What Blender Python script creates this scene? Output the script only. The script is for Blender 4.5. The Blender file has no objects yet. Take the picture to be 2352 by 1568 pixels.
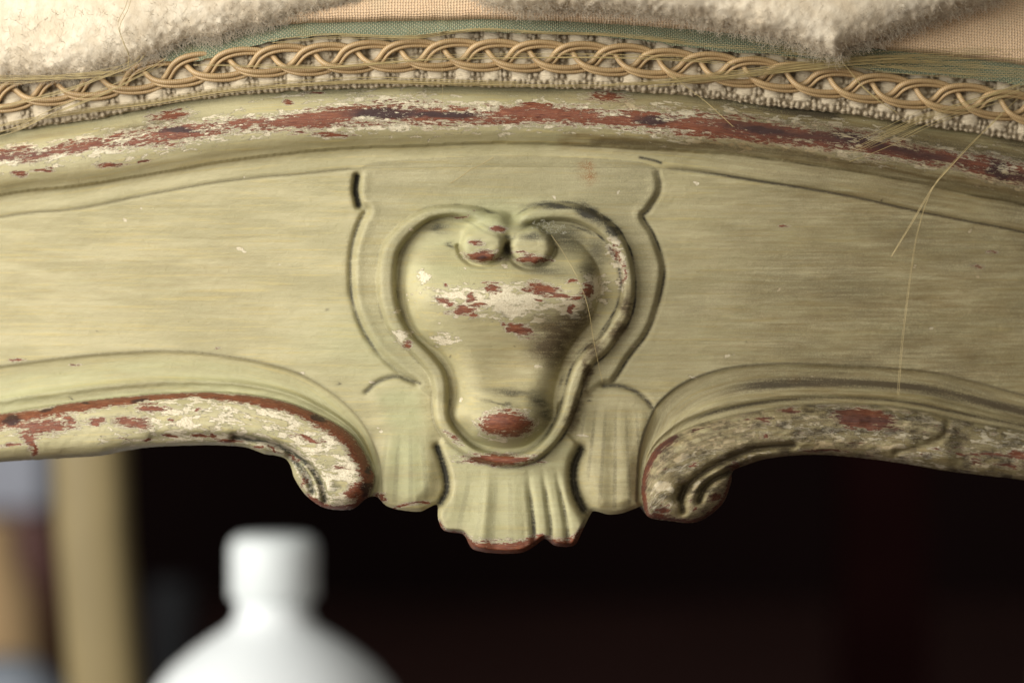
import bpy, math, random
import numpy as np
R_ = math.radians
# ------------------------------------------------------------------ camera, world, lights, exposure
S = bpy.context.scene
COL = S.collection
PX = 1e-4            # one drawing unit = 0.1 mm
CX, CY = 1176.0, 784.0
DC = 0.60            # camera to rail distance in metres
cam_d = bpy.data.cameras.new('camera'); cam = bpy.data.objects.new('camera', cam_d); COL.objects.link(cam)
cam.location = (0, -DC, 0); cam.rotation_euler = (R_(90), 0, 0)
cam_d.sensor_width = 36; cam_d.lens = 36*DC/(2352*PX)
cam_d.clip_start = 0.01; cam_d.clip_end = 50
cam_d.dof.use_dof = True; cam_d.dof.focus_distance = DC-0.004
cam_d.dof.aperture_fstop = (cam_d.lens)/15.0
S.camera = cam
W = bpy.data.worlds.new('World'); S.world = W; W.use_nodes = True
W.node_tree.nodes['Background'].inputs[0].default_value = (1.0, 0.97, 0.90, 1)
W.node_tree.nodes['Background'].inputs[1].default_value = 0.19
def area(name, loc, target, size, power, col):
    l = bpy.data.lights.new(name, 'AREA'); l.shape = 'RECTANGLE'; l.size = size[0]; l.size_y = size[1]
    l.energy = power; l.color = col
    o = bpy.data.objects.new(name, l); COL.objects.link(o); o.location = loc
    from mathutils import Vector
    o.rotation_euler = (Vector(target)-Vector(loc)).to_track_quat('-Z', 'Y').to_euler()
    return o
area('window_light', (-0.78, -0.56, 0.22), (0, 0, 0.0), (0.9, 0.85), 20.5, (1.0, 0.975, 0.92))
area('room_fill', (-0.15, -1.3, 0.25), (0, 0, 0.0), (1.4, 1.0), 5.8, (1.0, 0.92, 0.78))  # added frontal fill that lifts the shadows, no lamp seen there
S.view_settings.view_transform = 'Standard'; S.view_settings.look = 'None'
S.view_settings.exposure = 0; S.view_settings.gamma = 1

# ------------------------------------------------------------------ helpers
rng = np.random.default_rng(7)
def bow(x):
    X = (x-CX)*PX
    return 1.5*X*X*0.5
def P(x, y, h):
    """drawing coordinates + relief height (all 0.1 mm) -> world metres, real depth"""
    x = np.asarray(x, float); y = np.asarray(y, float); h = np.asarray(h, float)
    Yw = -h*PX + bow(x)
    k = (DC+Yw)/DC
    return np.stack([(x-CX)*PX*k, Yw+0*x, (CY-y)*PX*k], -1)
def z5(pts): return [(753.4+.35156*p[0], 367.5+.35156*p[1]) + tuple(p[2:]) for p in pts]
def z6(pts): return [(753.4+.35156*p[0], 780.9+.35156*p[1]) + tuple(p[2:]) for p in pts]
def z4(pts): return [(.3908*p[0], 735+.3908*p[1]) + tuple(p[2:]) for p in pts]
def z7(pts): return [(1433.3+.3908*p[0], 735+.3908*p[1]) + tuple(p[2:]) for p in pts]
def cr(pts, n=6, closed=False):
    """Catmull-Rom through the points"""
    p = np.array(pts, float)
    if closed: p = np.vstack([p[-1], p, p[0], p[1]])
    else: p = np.vstack([2*p[0]-p[1], p, 2*p[-1]-p[-2]])
    out = []
    for i in range(1, len(p)-2):
        for t in np.arange(n)/n:
            a, b, c, d = p[i-1], p[i], p[i+1], p[i+2]
            out.append(.5*((2*b)+(c-a)*t+(2*a-5*b+4*c-d)*t*t+(3*b-a-3*c+d)*t**3))
    if not closed: out.append(p[-2])
    return np.array(out)
def dist(X, Y, poly, closed=False, pad=60, far=1e3):
    """distance to a polyline (+ the interpolated extra column if the points have one)"""
    q = np.vstack([poly, poly[:1]]) if closed else poly
    D = np.full(X.shape, far); E = np.zeros(X.shape)
    x0, x1, y0, y1 = q[:, 0].min()-pad, q[:, 0].max()+pad, q[:, 1].min()-pad, q[:, 1].max()+pad
    i0, i1 = np.searchsorted(XS, [x0, x1]); j0, j1 = np.searchsorted(YS, [y0, y1])
    xx = X[j0:j1, i0:i1]; yy = Y[j0:j1, i0:i1]
    d = np.full(xx.shape, far**2); e = np.zeros(xx.shape)
    for k in range(len(q)-1):
        a, b = q[k], q[k+1]
        # local window per segment
        u0, u1 = min(a[0], b[0])-pad, max(a[0], b[0])+pad
        c0, c1 = np.searchsorted(XS[i0:i1], [u0, u1])
        v0, v1 = min(a[1], b[1])-pad, max(a[1], b[1])+pad
        r0, r1 = np.searchsorted(YS[j0:j1], [v0, v1])
        if c1 <= c0 or r1 <= r0: continue
        sx = xx[r0:r1, c0:c1]; sy = yy[r0:r1, c0:c1]
        vx, vy = b[0]-a[0], b[1]-a[1]; L = vx*vx+vy*vy+1e-9
        t = np.clip(((sx-a[0])*vx+(sy-a[1])*vy)/L, 0, 1)
        dd = (sx-a[0]-t*vx)**2+(sy-a[1]-t*vy)**2
        m = dd < d[r0:r1, c0:c1]
        d[r0:r1, c0:c1][m] = dd[m]
        if q.shape[1] > 2: e[r0:r1, c0:c1][m] = (a[2]+t*(b[2]-a[2]))[m]
    D[j0:j1, i0:i1] = np.sqrt(d); E[j0:j1, i0:i1] = e
    return (D, E) if q.shape[1] > 2 else D
def inside(X, Y, poly):
    q = np.vstack([poly, poly[:1]]); r = np.zeros(X.shape, bool)
    j0, j1 = np.searchsorted(YS, [q[:, 1].min()-2, q[:, 1].max()+2])
    xx = X[j0:j1]; yy = Y[j0:j1]; rr = r[j0:j1]
    for k in range(len(q)-1):
        (ax, ay), (bx, by) = q[k, :2], q[k+1, :2]
        if ay == by: continue
        a0, a1 = np.searchsorted(YS[j0:j1], [min(ay, by), max(ay, by)])
        if a1 <= a0: continue
        sy = yy[a0:a1]; c = ((ay > sy) != (by > sy)) & (xx[a0:a1] < (bx-ax)*(sy-ay)/(by-ay)+ax)
        rr[a0:a1] ^= c
    return r
def sdf(X, Y, poly, pad=200):
    d = dist(X, Y, poly[:, :2], True, pad)
    return np.where(inside(X, Y, poly), -d, d)
def hsh(i, j, s):
    n = (i.astype(np.int64)*374761393+j.astype(np.int64)*668265263+s*1442695041) & 0x7fffffff
    n = ((n ^ (n >> 13))*1274126177) & 0x7fffffff
    return ((n ^ (n >> 16)) & 0xffff)/65535.0
def vn(x, y, s=1):
    i = np.floor(x); j = np.floor(y); fx = x-i; fy = y-j
    fx = fx*fx*(3-2*fx); fy = fy*fy*(3-2*fy)
    a = hsh(i, j, s); b = hsh(i+1, j, s); c = hsh(i, j+1, s); d = hsh(i+1, j+1, s)
    return (a*(1-fx)+b*fx)*(1-fy)+(c*(1-fx)+d*fx)*fy-.5
def fbm(x, y, s=1, o=4):
    r = 0; a = 1.0
    for k in range(o):
        r = r+a*vn(x, y, s+k*17); x = x*2.03; y = y*2.03; a *= .5
    return r
def ss(x, a, b):
    t = np.clip((x-a)/(b-a), 0, 1); return t*t*(3-2*t)
def G(d, s): return np.exp(-(d/s)**2)
def fcurve(pts):
    c = cr(pts, 8); return lambda x: np.interp(x, c[:, 0], c[:, 1])

def tag(o, label=None, cat=None, group=None, kind=None):
    if label: o['label'] = label
    if cat: o['category'] = cat
    if group: o['group'] = group
    if kind: o['kind'] = kind
    return o
def empty(name, loc, label, cat):
    o = bpy.data.objects.new(name, None); COL.objects.link(o); o.location = loc
    o.empty_display_size = 0.02
    return tag(o, label, cat)
def parent(o, p):
    if p is not None:
        o.parent = p
        b = p
        off = [0, 0, 0]
        while b is not None:
            off = [off[i]+b.location[i] for i in range(3)]; b = b.parent
        o.location = (-off[0], -off[1], -off[2])
def obj(name, verts, faces, mat, par=None, uv=None, normals=None, attrs=None, smooth=True, loc=None):
    me = bpy.data.meshes.new(name)
    verts = np.asarray(verts, np.float32)
    if loc is not None: verts = verts-np.array(loc, np.float32)
    if isinstance(faces, np.ndarray):
        k = faces.shape[1]; nf = len(faces)
        me.vertices.add(len(verts)); me.vertices.foreach_set('co', verts.ravel())
        me.loops.add(nf*k); me.loops.foreach_set('vertex_index', faces.astype(np.int32).ravel())
        me.polygons.add(nf); me.polygons.foreach_set('loop_start', np.arange(0, nf*k, k, dtype=np.int32))
        me.update(calc_edges=True)
    else:
        me.from_pydata([tuple(map(float, v)) for v in verts], [], faces)
    me.polygons.foreach_set('use_smooth', [smooth]*len(me.polygons))
    if attrs:
        for n, (t, arr) in attrs.items():
            a = me.attributes.new(n, t, 'POINT')
            a.data.foreach_set('color' if t == 'FLOAT_COLOR' else 'vector', np.asarray(arr, np.float32).ravel())
    if uv is not None:
        l = me.uv_layers.new(name='UVMap'); vi = np.zeros(len(me.loops), np.int32)
        me.loops.foreach_get('vertex_index', vi)
        l.data.foreach_set('uv', np.asarray(uv, np.float32)[vi].ravel())
    if normals is not None:
        me.normals_split_custom_set_from_vertices(np.asarray(normals, np.float32))
    me.materials.append(mat)
    o = bpy.data.objects.new(name, me); COL.objects.link(o)
    if loc is not None and par is None: o.location = loc
    parent(o, par)
    return o
def grid_faces(ny, nx):
    i = np.arange(ny-1)[:, None]*nx+np.arange(nx-1)[None]
    i = i.ravel()
    return np.stack([i, i+nx, i+nx+1, i+1], 1)
def tubes(paths, radii, sides=6, uvs=False):
    """list of (n,3) world point arrays -> verts, quads, uv (all tubes in one mesh)"""
    V = []; F = []; U = []; base = 0
    for p, r in zip(paths, radii):
        p = np.asarray(p, float); n = len(p)
        t = np.gradient(p, axis=0); t /= np.linalg.norm(t, axis=1)[:, None]+1e-12
        ref = np.array([0.03, -1.0, 0.05])
        a = np.cross(t, ref); a /= np.linalg.norm(a, axis=1)[:, None]+1e-12
        b = np.cross(t, a)
        ang = np.arange(sides)/sides*2*np.pi
        rr = np.broadcast_to(np.asarray(r, float), (n,))
        ring = p[:, None]+rr[:, None, None]*(np.cos(ang)[None, :, None]*a[:, None]+np.sin(ang)[None, :, None]*b[:, None])
        V.append(ring.reshape(-1, 3))
        L = np.concatenate([[0], np.cumsum(np.linalg.norm(np.diff(p, axis=0), axis=1))])
        U.append(np.stack([np.repeat(L*1000, sides), np.tile(np.arange(sides)/sides, n)], 1))
        i = (np.arange(n-1)[:, None]*sides+np.arange(sides)[None]).ravel()
        j = (np.arange(n-1)[:, None]*sides+(np.arange(sides)[None]+1) % sides).ravel()
        F.append(np.stack([i, j, j+sides, i+sides], 1)+base); base += n*sides
    return np.vstack(V), np.vstack(F), np.vstack(U)

# ------------------------------------------------------------------ node helpers
class NT:
    def __init__(s, name):
        s.m = bpy.data.materials.new(name); s.m.use_nodes = True; s.t = s.m.node_tree
        s.b = s.t.nodes['Principled BSDF']
    def n(s, ty, **kw):
        nd = s.t.nodes.new(ty)
        for k, v in kw.items(): setattr(nd, k, v)
        return nd
    def put(s, sock, v):
        if isinstance(v, bpy.types.NodeSocket): s.t.links.new(v, sock)
        elif v is not None: sock.default_value = v
    def math(s, op, a, b=None, c=None, clamp=False):
        nd = s.n('ShaderNodeMath', operation=op, use_clamp=clamp)
        for i, v in enumerate((a, b, c)): s.put(nd.inputs[i], v) if v is not None else None
        return nd.outputs[0]
    def vmul(s, v, vec):
        nd = s.n('ShaderNodeVectorMath', operation='MULTIPLY'); s.put(nd.inputs[0], v); s.put(nd.inputs[1], vec); return nd.outputs[0]
    def noise(s, v, sc=1.0, det=4, rough=.55, dist=0.0):
        nd = s.n('ShaderNodeTexNoise'); s.put(nd.inputs['Vector'], v)
        nd.inputs['Scale'].default_value = sc; nd.inputs['Detail'].default_value = det
        nd.inputs['Roughness'].default_value = rough; nd.inputs['Distortion'].default_value = dist
        return nd.outputs['Fac']
    def step(s, v, a, b):
        nd = s.n('ShaderNodeMapRange', interpolation_type='SMOOTHSTEP'); s.put(nd.inputs['Value'], v)
        nd.inputs['From Min'].default_value = a; nd.inputs['From Max'].default_value = b; return nd.outputs[0]
    def mix(s, f, a, b):
        nd = s.n('ShaderNodeMix', data_type='RGBA'); s.put(nd.inputs[0], f)
        s.put(nd.inputs[6], (*a, 1) if isinstance(a, tuple) else a); s.put(nd.inputs[7], (*b, 1) if isinstance(b, tuple) else b)
        return nd.outputs[2]
    def bump(s, h, dist, strength=1.0, prev=None):
        nd = s.n('ShaderNodeBump'); s.put(nd.inputs['Height'], h); nd.inputs['Distance'].default_value = dist
        nd.inputs['Strength'].default_value = strength
        if prev is not None: s.put(nd.inputs['Normal'], prev)
        return nd.outputs[0]
def plain(name, col, rough=.6, spec=.3, nscale=30, nvar=.15, bump=0):
    t = NT(name); tc = t.n('ShaderNodeTexCoord').outputs['Object']
    n = t.noise(tc, nscale, 5)
    c2 = tuple(c*(1-nvar*2) for c in col); c1 = tuple(min(1, c*(1+nvar)) for c in col)
    t.put(t.b.inputs['Base Color'], t.mix(n, c2, c1)); t.b.inputs['Roughness'].default_value = rough
    t.b.inputs['Specular IOR Level'].default_value = spec
    if bump: t.put(t.b.inputs['Normal'], t.bump(n, bump))
    return t.m

def painted_wood():
    t = NT('painted_wood')
    A = t.n('ShaderNodeAttribute', attribute_name='paint'); B = t.n('ShaderNodeAttribute', attribute_name='coat')
    fl = t.n('ShaderNodeAttribute', attribute_name='flow').outputs['Vector']
    sa = t.n('ShaderNodeSeparateColor'); t.put(sa.inputs[0], A.outputs['Color'])
    sb = t.n('ShaderNodeSeparateColor'); t.put(sb.inputs[0], B.outputs['Color'])
    wear, dirt_shade, dark = sa.outputs[0], sa.outputs[1], sa.outputs[2]
    prim, green, brown = sb.outputs[0], sb.outputs[1], sb.outputs[2]
    streak = t.noise(t.vmul(fl, (.055, 1.7, .5)), 1, 6, .62, .15)
    fine = t.noise(t.vmul(fl, (.9, 9, 3)), 1, 4, .7)
    blot = t.noise(t.vmul(fl, (.035, .20, .1)), 1, 5, .55, .2)
    speck = t.noise(fl, 3.2, 5, .7)
    speck2 = t.noise(fl, 9.0, 3, .6)
    chip = t.noise(t.vmul(fl, (.62, 2.4, 1)), 1, 8, .74, .5)
    # paint tones
    c = t.mix(t.step(blot, .38, .64), (.375, .335, .18), (.47, .42, .24))
    c = t.mix(t.math('MULTIPLY', t.step(streak, .50, .68), .50), c, (.53, .425, .165))
    c = t.mix(t.math('MULTIPLY', t.step(t.noise(t.vmul(fl, (.3, 3.4, 1)), 1.0, 5, .65), .54, .74), .25), c, (.27, .27, .17))
    c = t.mix(t.math('MULTIPLY', t.step(fine, .5, .70), .22), c, (.54, .50, .34))
    c = t.mix(t.math('MULTIPLY', t.step(t.noise(t.vmul(fl, (.10, 7, 2)), 1, 4, .6), .56, .70), .30), c, (.24, .21, .115))
    c = t.mix(t.math('MULTIPLY', green, t.math('MULTIPLY', t.step(blot, .25, .6), .6)), c, (.36, .39, .20))
    c = t.mix(t.math('MULTIPLY', brown, t.step(t.noise(t.vmul(fl, (.12, 1.3, .6)), 1, 5, .6), .15, .80)), c, (.185, .115, .034))
    c = t.mix(t.math('MULTIPLY', A.outputs['Alpha'], t.step(speck, .42, .56)), c, (.34, .15, .045))
    # small light specks of paint
    c = t.mix(t.math('MULTIPLY', t.step(speck2, .70, .74), .35), c, (.62, .60, .42))
    # grime, plus shade painted into the same mask
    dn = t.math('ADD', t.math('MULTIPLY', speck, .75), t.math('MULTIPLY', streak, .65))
    df = t.math('MULTIPLY', dirt_shade, t.step(dn, .42, .80))
    df = t.math('ADD', df, t.math('MULTIPLY', t.math('POWER', dirt_shade, 2.0), .45), clamp=True)
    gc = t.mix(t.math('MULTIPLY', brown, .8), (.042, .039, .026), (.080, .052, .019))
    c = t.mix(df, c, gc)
    # primer
    wn = t.math('ADD', t.math('ADD', t.math('MULTIPLY', chip, .75), t.math('MULTIPLY', streak, .30)), t.math('MULTIPLY', fine, .25))      # ~.65 mean
    w0 = t.math('ADD', wear, t.math('MULTIPLY', t.math('MULTIPLY', t.math('SUBTRACT', wn, .65), 3.6), t.step(wear, 0.0, .30)))
    pn = t.math('ADD', t.math('MULTIPLY', chip, 1.3), t.math('MULTIPLY', t.noise(t.vmul(fl, (.28, .7, .5)), 1, 6, .62, .4), 2.6))
    p0 = t.math('ADD', prim, t.math('MULTIPLY', t.math('SUBTRACT', pn, 1.95), t.step(prim, 0.0, .30)))
    pm = t.math('MAXIMUM', t.step(w0, .22, .27), t.step(p0, .50, .55))
    pc = t.mix(t.step(speck, .35, .62), (.50, .42, .27), (.74, .67, .50))
    pc = t.mix(t.math('MULTIPLY', brown, t.step(blot, .35, .6)), pc, (.40, .29, .13))
    pc = t.mix(t.math('MULTIPLY', df, .75), pc, (.06, .05, .03))
    c = t.mix(pm, c, pc)
    # bare wood
    wm = t.step(w0, .44, .49)
    grain = t.noise(t.vmul(fl, (.35, 7, 2)), 1, 5, .7)
    wc = t.mix(t.step(grain, .32, .66), (.075, .017, .009), (.255, .078, .031))
    wc = t.mix(t.math('MULTIPLY', t.step(t.noise(t.vmul(fl, (.5, 11, 3)), 1, 3, .6), .60, .68), .55), wc, (.52, .36, .22))
    dk = t.math('ADD', dark, t.math('MULTIPLY', t.math('SUBTRACT', blot, .5), 1.0))
    wc = t.mix(t.step(dk, .3, .75), wc, (.035, .010, .008))
    wc = t.mix(t.math('MULTIPLY', df, .6), wc, (.03, .015, .01))
    c = t.mix(wm, c, wc)
    t.put(t.b.inputs['Base Color'], c)
    r = t.math('ADD', .36, t.math('MULTIPLY', speck, .25))
    r = t.math('ADD', r, t.math('MULTIPLY', df, .2))
    t.put(t.b.inputs['Roughness'], r)
    t.b.inputs['Specular IOR Level'].default_value = .4
    h = t.math('SUBTRACT', 0.0, t.math('MULTIPLY', t.math('ADD', pm, t.math('MULTIPLY', wm, 1.0)), .6))
    nb = t.bump(h, .00028)
    nb = t.bump(t.math('ADD', t.math('MULTIPLY', streak, .8), t.math('MULTIPLY', fine, .25)), .00007, 1, nb)
    nb = t.bump(t.math('ADD', speck, t.math('MULTIPLY', speck2, .5)), .00012, 1, nb)
    hair = t.noise(t.vmul(fl, (.18, 13, 3)), 1, 3, .6)
    nb = t.bump(hair, .00005, 1, nb)
    t.put(t.b.inputs['Normal'], nb)
    return t.m
M_WOOD = painted_wood()

# ------------------------------------------------------------------ traced curves (0.1 mm drawing units)
Uf = fcurve([(-900, 520), (-400, 392), (0, 309), (211, 278), (387, 243), (527, 225), (703, 211), (957, 203), (1168, 205), (1379, 209), (1608, 226), (1736, 243), (1947, 266), (2123, 292), (2352, 330), (2750, 405), (3250, 520)])
Af = fcurve([(-900, 650), (-400, 530), (0, 448), (176, 427), (352, 399), (527, 369), (703, 348), (827, 339), (957, 335), (1132, 328), (1308, 332), (1484, 342), (1608, 349), (1701, 355), (1877, 380), (2052, 408), (2228, 446), (2352, 469), (2750, 555), (3250, 680)])
Bf = fcurve([(-900, 705), (-400, 582), (0, 499), (176, 480), (352, 445), (527, 415), (703, 399), (827, 388), (1000, 384), (1350, 384), (1560, 390), (1736, 415), (1947, 450), (2123, 489), (2352, 534), (2750, 625), (3250, 750)])
SIL_B = [(-900, 1230), (-400, 1120), (-150, 1080)] + z4([(0, 835), (350, 812), (560, 800), (650, 785), (800, 755), (980, 740), (1150, 735), (1300, 735), (1440, 745), (1540, 783), (1600, 792), (1670, 810), (1710, 860), (1730, 930), (1790, 1020), (1880, 1090), (1980, 1115), (2080, 1105), (2155, 1045), (2215, 1038)]) + \
    z6([(380, 1080), (480, 1110), (600, 1118), (660, 1092), (715, 1078), (720, 1170), (760, 1245), (880, 1265), (920, 1330), (960, 1370), (1080, 1390), (1250, 1390), (1340, 1350), (1400, 1305), (1430, 1302), (1480, 1340), (1560, 1350), (1620, 1330), (1660, 1250), (1715, 1135), (1745, 1115), (1830, 1137), (1920, 1130), (2000, 1100), (2048, 1082)]) + \
    z7([(118, 1110), (150, 1160), (280, 1180), (400, 1190), (500, 1150), (590, 1060), (630, 950), (640, 885), (720, 850), (860, 810), (1100, 790), (1300, 800), (1600, 835), (1900, 885), (2200, 920), (2351, 940)]) + [(2600, 1150), (3250, 1290)]
sil_c = cr(SIL_B, 4)
RTL = cr([(-900, 1145), (-400, 1030), (-150, 980)] + z4([(0, 553), (300, 503), (600, 465), (950, 432), (1300, 425), (1500, 445), (1700, 487), (1900, 570), (2050, 660), (2130, 760), (2180, 860), (2203, 940), (2165, 1040)]), 5)
RTR = cr(z7([(118, 1110), (103, 1000), (120, 880), (180, 760), (285, 680), (450, 608), (700, 548), (950, 508), (1200, 492), (1500, 500), (1700, 525), (1900, 570), (2100, 610), (2351, 655)]) + [(2600, 1050), (3250, 1180)], 5)
CL = cr([(-900, 1035), (-400, 915), (-150, 862), (0, 840), (156, 819), (273, 809), (390, 805), (508, 815), (606, 833), (684, 856), (752, 895), (806, 940), (842, 985), (862, 1030), (874, 1075), (878, 1141)], 5)
CRt = cr([(1462, 1150), (1466, 1060), (1474, 1010), (1490, 965), (1511, 926), (1562, 883), (1629, 855), (1707, 839), (1824, 834), (1941, 838), (2058, 845), (2156, 856), (2254, 880), (2352, 907), (2600, 965), (3250, 1120)], 5)
CLf = lambda x: np.interp(x, CL[:-6, 0], CL[:-6, 1])
CRf = lambda x: np.interp(x, CRt[10:, 0], CRt[10:, 1])

XS = np.concatenate([np.arange(-700, -40, 10.), np.arange(-40, 2392, 2.), np.arange(2392, 3052, 10.)])
YS = np.arange(180, 1340, 2.)
X, Y = np.meshgrid(XS, YS)
U, Aa, Bb = Uf(X), Af(X), Bf(X)
# silhouettes
poly_sil = np.vstack([sil_c, [(3250, 100), (-900, 100)]])
dS = dist(X, Y, sil_c, False, 60)
SD = np.where(inside(X, Y, poly_sil), -dS, dS)

# ---- base panel + top moulding
def smooth_interp(x, pts):
    c = cr(pts, 8); return np.interp(x, c[:, 0], c[:, 1])
t = (Y-U)/(Aa-U)
topm = smooth_interp(t, [(-.6, 20), (-.2, 22), (0.0, 30), (.15, 50), (.30, 68), (.45, 75), (.58, 73), (.70, 68), (.82, 58), (.92, 44), (1.0, 34)])
s = (Y-Aa)/(Bb-Aa)
mid = smooth_interp(s, [(-.2, 32), (0, 27), (.12, 21), (.4, 16), (.8, 14), (1.0, 13), (1.1, 13)])
belowB = 12*np.exp(-np.clip(Y-Bb, 0, None)/45.)
H = np.where(t < 1, topm, np.where(s < 1, mid, belowB))
midgap = ss(X, 790, 840)*(1-ss(X, 1500, 1560))
H -= (1+3*ss(X, 1000, 1600))*G(Y-Aa, 5)*(0.8+1.2*vn(X/60, X*0, 3))
H -= (2.5+4.5*ss(X, 1400, 1700))*G(Y-Bb, 5)*(1-midgap)
# gentle swelling of the panel
H += -6*G(Y-640, 200)*(1-G(X-1170, 420))
# ---- cove strips over the lower mouldings
covL = np.vstack([CL, RTL[::-1]]); covR = np.vstack([CRt, RTR[::-1]])
def cove(H, poly, c, rt, k):
    ins = inside(X, Y, poly)
    dc = dist(X, Y, c, False, 160); dr = dist(X, Y, rt, False, 160)
    tt = dc/(dc+dr+1e-6)
    tt = np.where(ins, tt, 0)
    prof = smooth_interp(tt, [(-.05, 2), (0, 1), (.06, -7), (.25, -15*k), (.50, -17*k), (.62, -10), (.70, 0), (.76, 1), (.82, -4), (.93, -6), (1.02, -4)])
    return np.where(ins, prof, H), ins, dc, dr, tt
# --- leaves and fan
leafL = cr(z6([(255, 335), (330, 270), (450, 235), (560, 250), (660, 280), (690, 450), (740, 600), (705, 700), (722, 830), (722, 930), (700, 1010), (640, 1085), (600, 1118), (480, 1112), (380, 1085), (300, 1035), (285, 900), (300, 760), (330, 620), (280, 480)]), 4, True)
leafR = cr(z6([(1640, 330), (1800, 300), (1920, 305), (2030, 350), (2110, 440), (2140, 520), (2100, 620), (2060, 750), (2040, 900), (2052, 1082), (1990, 1105), (1920, 1132), (1830, 1139), (1745, 1115), (1690, 1000), (1655, 870), (1650, 730), (1610, 600), (1600, 450)]), 4, True)
fan = cr(z6([(715, 690), (760, 780), (795, 880), (795, 980), (760, 1050), (718, 1100), (718, 1170), (760, 1250), (880, 1267), (920, 1330), (965, 1372), (1080, 1392), (1250, 1392), (1340, 1352), (1400, 1307), (1430, 1304), (1480, 1342), (1560, 1352), (1620, 1332), (1660, 1250), (1700, 1150), (1640, 1080), (1598, 960), (1590, 850), (1625, 760), (1650, 700), (1500, 560), (1180, 500), (850, 560)]), 3, True)
sLL, sLR, sFN = sdf(X, Y, leafL), sdf(X, Y, leafR), sdf(X, Y, fan)
plate = cr(z5([(215, 60), (198, 130), (195, 210), (215, 290), (262, 330), (225, 400), (185, 510), (160, 620), (155, 760), (165, 900), (225, 1080), (335, 1255), (480, 1385), (570, 1450), (700, 1560), (1180, 1700), (1640, 1560), (1790, 1470), (1870, 1440), (1965, 1290), (2085, 1130), (2155, 950), (2193, 760), (2183, 640), (2125, 480), (2060, 372), (2095, 325), (2168, 200), (2152, 80), (2100, 30), (1900, 0), (1200, -30), (500, 0), (280, 20)]), 4, True)
sPL = sdf(X, Y, plate)
H, inCL, dcl, drl, tL = cove(H, covL, CL, RTL, .8)
H, inCR, dcr, drr, tR = cove(H, covR, CRt, RTR, .75)
# leaves
ang = lambda cx, cy: np.degrees(np.arctan2(X-cx, Y-cy))
def raised(H, s, hh, soft, base=None):
    k = 1-ss(s, -soft, soft*.25)
    return H*(1-k)+k*(hh)
flutL = 1.5*np.sin(ang(940, 640)*.9+1)*ss(Y, 960, 1100)+.8*fbm(X/30, Y/60, 5)
H = raised(H, sLL, 3+20*ss(Y, 940, 1140)+flutL, 34)
flutR = 2.0*np.sin(ang(1420, 500)*1.2+.8*vn(X/30,Y/60,33))*ss(Y, 900, 1020)+1.2*fbm(X/22, Y/70, 8)
H = raised(H, sLR, 4+21*ss(Y, 940, 1140)+flutR, 30)
af = ang(1166, 520)
afw = af+.7*vn(X/50, Y/70, 35)
flF = np.where(af > 3, -9*G(((afw-3.4) % 3.1)-1.55, .62), 1.8*np.sin(afw*.95)+4*G(af+4.5, 1.0)) * ss(Y, 1060, 1160)
fanh = 12+26*ss(Y, 1080, 1235)+flF+1.0*fbm(X/20, Y/70, 9)
H = raised(H, sFN, fanh, 9)
H -= 16*G(dist(X, Y, cr(z6([(715, 700), (748, 800), (770, 900), (772, 985), (745, 1050), (716, 1085)]), 4)), 9)
H -= 30*G(dist(X, Y, cr(z6([(1650, 715), (1612, 800), (1602, 900), (1620, 1000), (1660, 1090), (1700, 1140)]), 4)), 13)
gL = cr(z6([(250, 338), (330, 272), (440, 238), (520, 258), (600, 282)]), 5)
gR = cr(z6([(1800, 300), (1900, 298), (2010, 335), (2080, 390), (2120, 440)]), 5)
H -= 5*G(dist(X, Y, gL), 6)+6*G(dist(X, Y, gR), 7)
# plate
k = 1-ss(sPL, -14, 3)
platetop = 10+2*G(sPL+16, 10)
H = H*(1-k*(1-ss(Y, 905, 960)))+k*(1-ss(Y, 905, 960))*np.where(Y < 420, np.maximum(platetop, H*ss(-(Y-Bb), -60, 20)), platetop)
grvL = cr(z5([(196, 110), (188, 200), (205, 290), (245, 330), (210, 400), (168, 520), (148, 650), (148, 780), (160, 920), (220, 1090), (330, 1262), (480, 1395), (570, 1452)]), 5)
grvR = cr(z5([(2155, 80), (2170, 200), (2095, 328), (2060, 370), (2125, 480), (2186, 640), (2196, 760), (2155, 950), (2085, 1132), (1965, 1292), (1870, 1444)]), 5)
dgL, dgR = dist(X, Y, grvL), dist(X, Y, grvR)
H -= 8*G(dgL, 7)*(.8+.8*vn(X/50,Y/50,19))+4.5*G(dgR, 7)*(.8+.8*vn(X/50,Y/50,21))
tabL = cr(z5([(190, 110), (180, 200), (200, 295)]), 5); dtab = dist(X, Y, tabL)
H -= 16*G(dtab, 8)
# heart border
bor = [(1175, 470, 50), (1060, 405, 72), (940, 352, 54), (820, 332, 38), (690, 345, 42), (590, 390, 48), (495, 465, 58), (415, 570, 65), (385, 690, 68), (382, 830, 68), (400, 950, 65), (440, 1070, 62), (510, 1170, 55), (590, 1245, 52), (660, 1320, 55), (715, 1400, 57), (735, 1500, 57)]
bor += [(a, b+1176, c) for a, b, c in [(735, 430, 54), (750, 530, 52), (810, 625, 50), (890, 697, 45), (970, 745, 41), (1100, 777, 41), (1220, 785, 41), (1330, 757, 42), (1410, 700, 44), (1480, 620, 46), (1540, 520, 50), (1580, 410, 52), (1610, 300, 54), (1650, 190, 56), (1710, 110, 57), (1790, 40, 57)]]
bor += [(1860, 1120, 57), (1925, 1010, 55), (1955, 900, 50), (1962, 780, 45), (1940, 650, 48), (1895, 550, 54), (1830, 465, 58), (1730, 395, 60), (1610, 347, 62), (1480, 337, 60), (1370, 352, 55), (1275, 388, 45), (1200, 445, 38)]
bz = z5([(a, b) for a, b, c in bor]); bz = cr([(p[0], p[1], b[2]*.35156) for p, b in zip(bz, bor)], 6)
dB, hw = dist(X, Y, bz, False, 60)
hw = np.maximum(hw*.9, 1)
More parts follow.
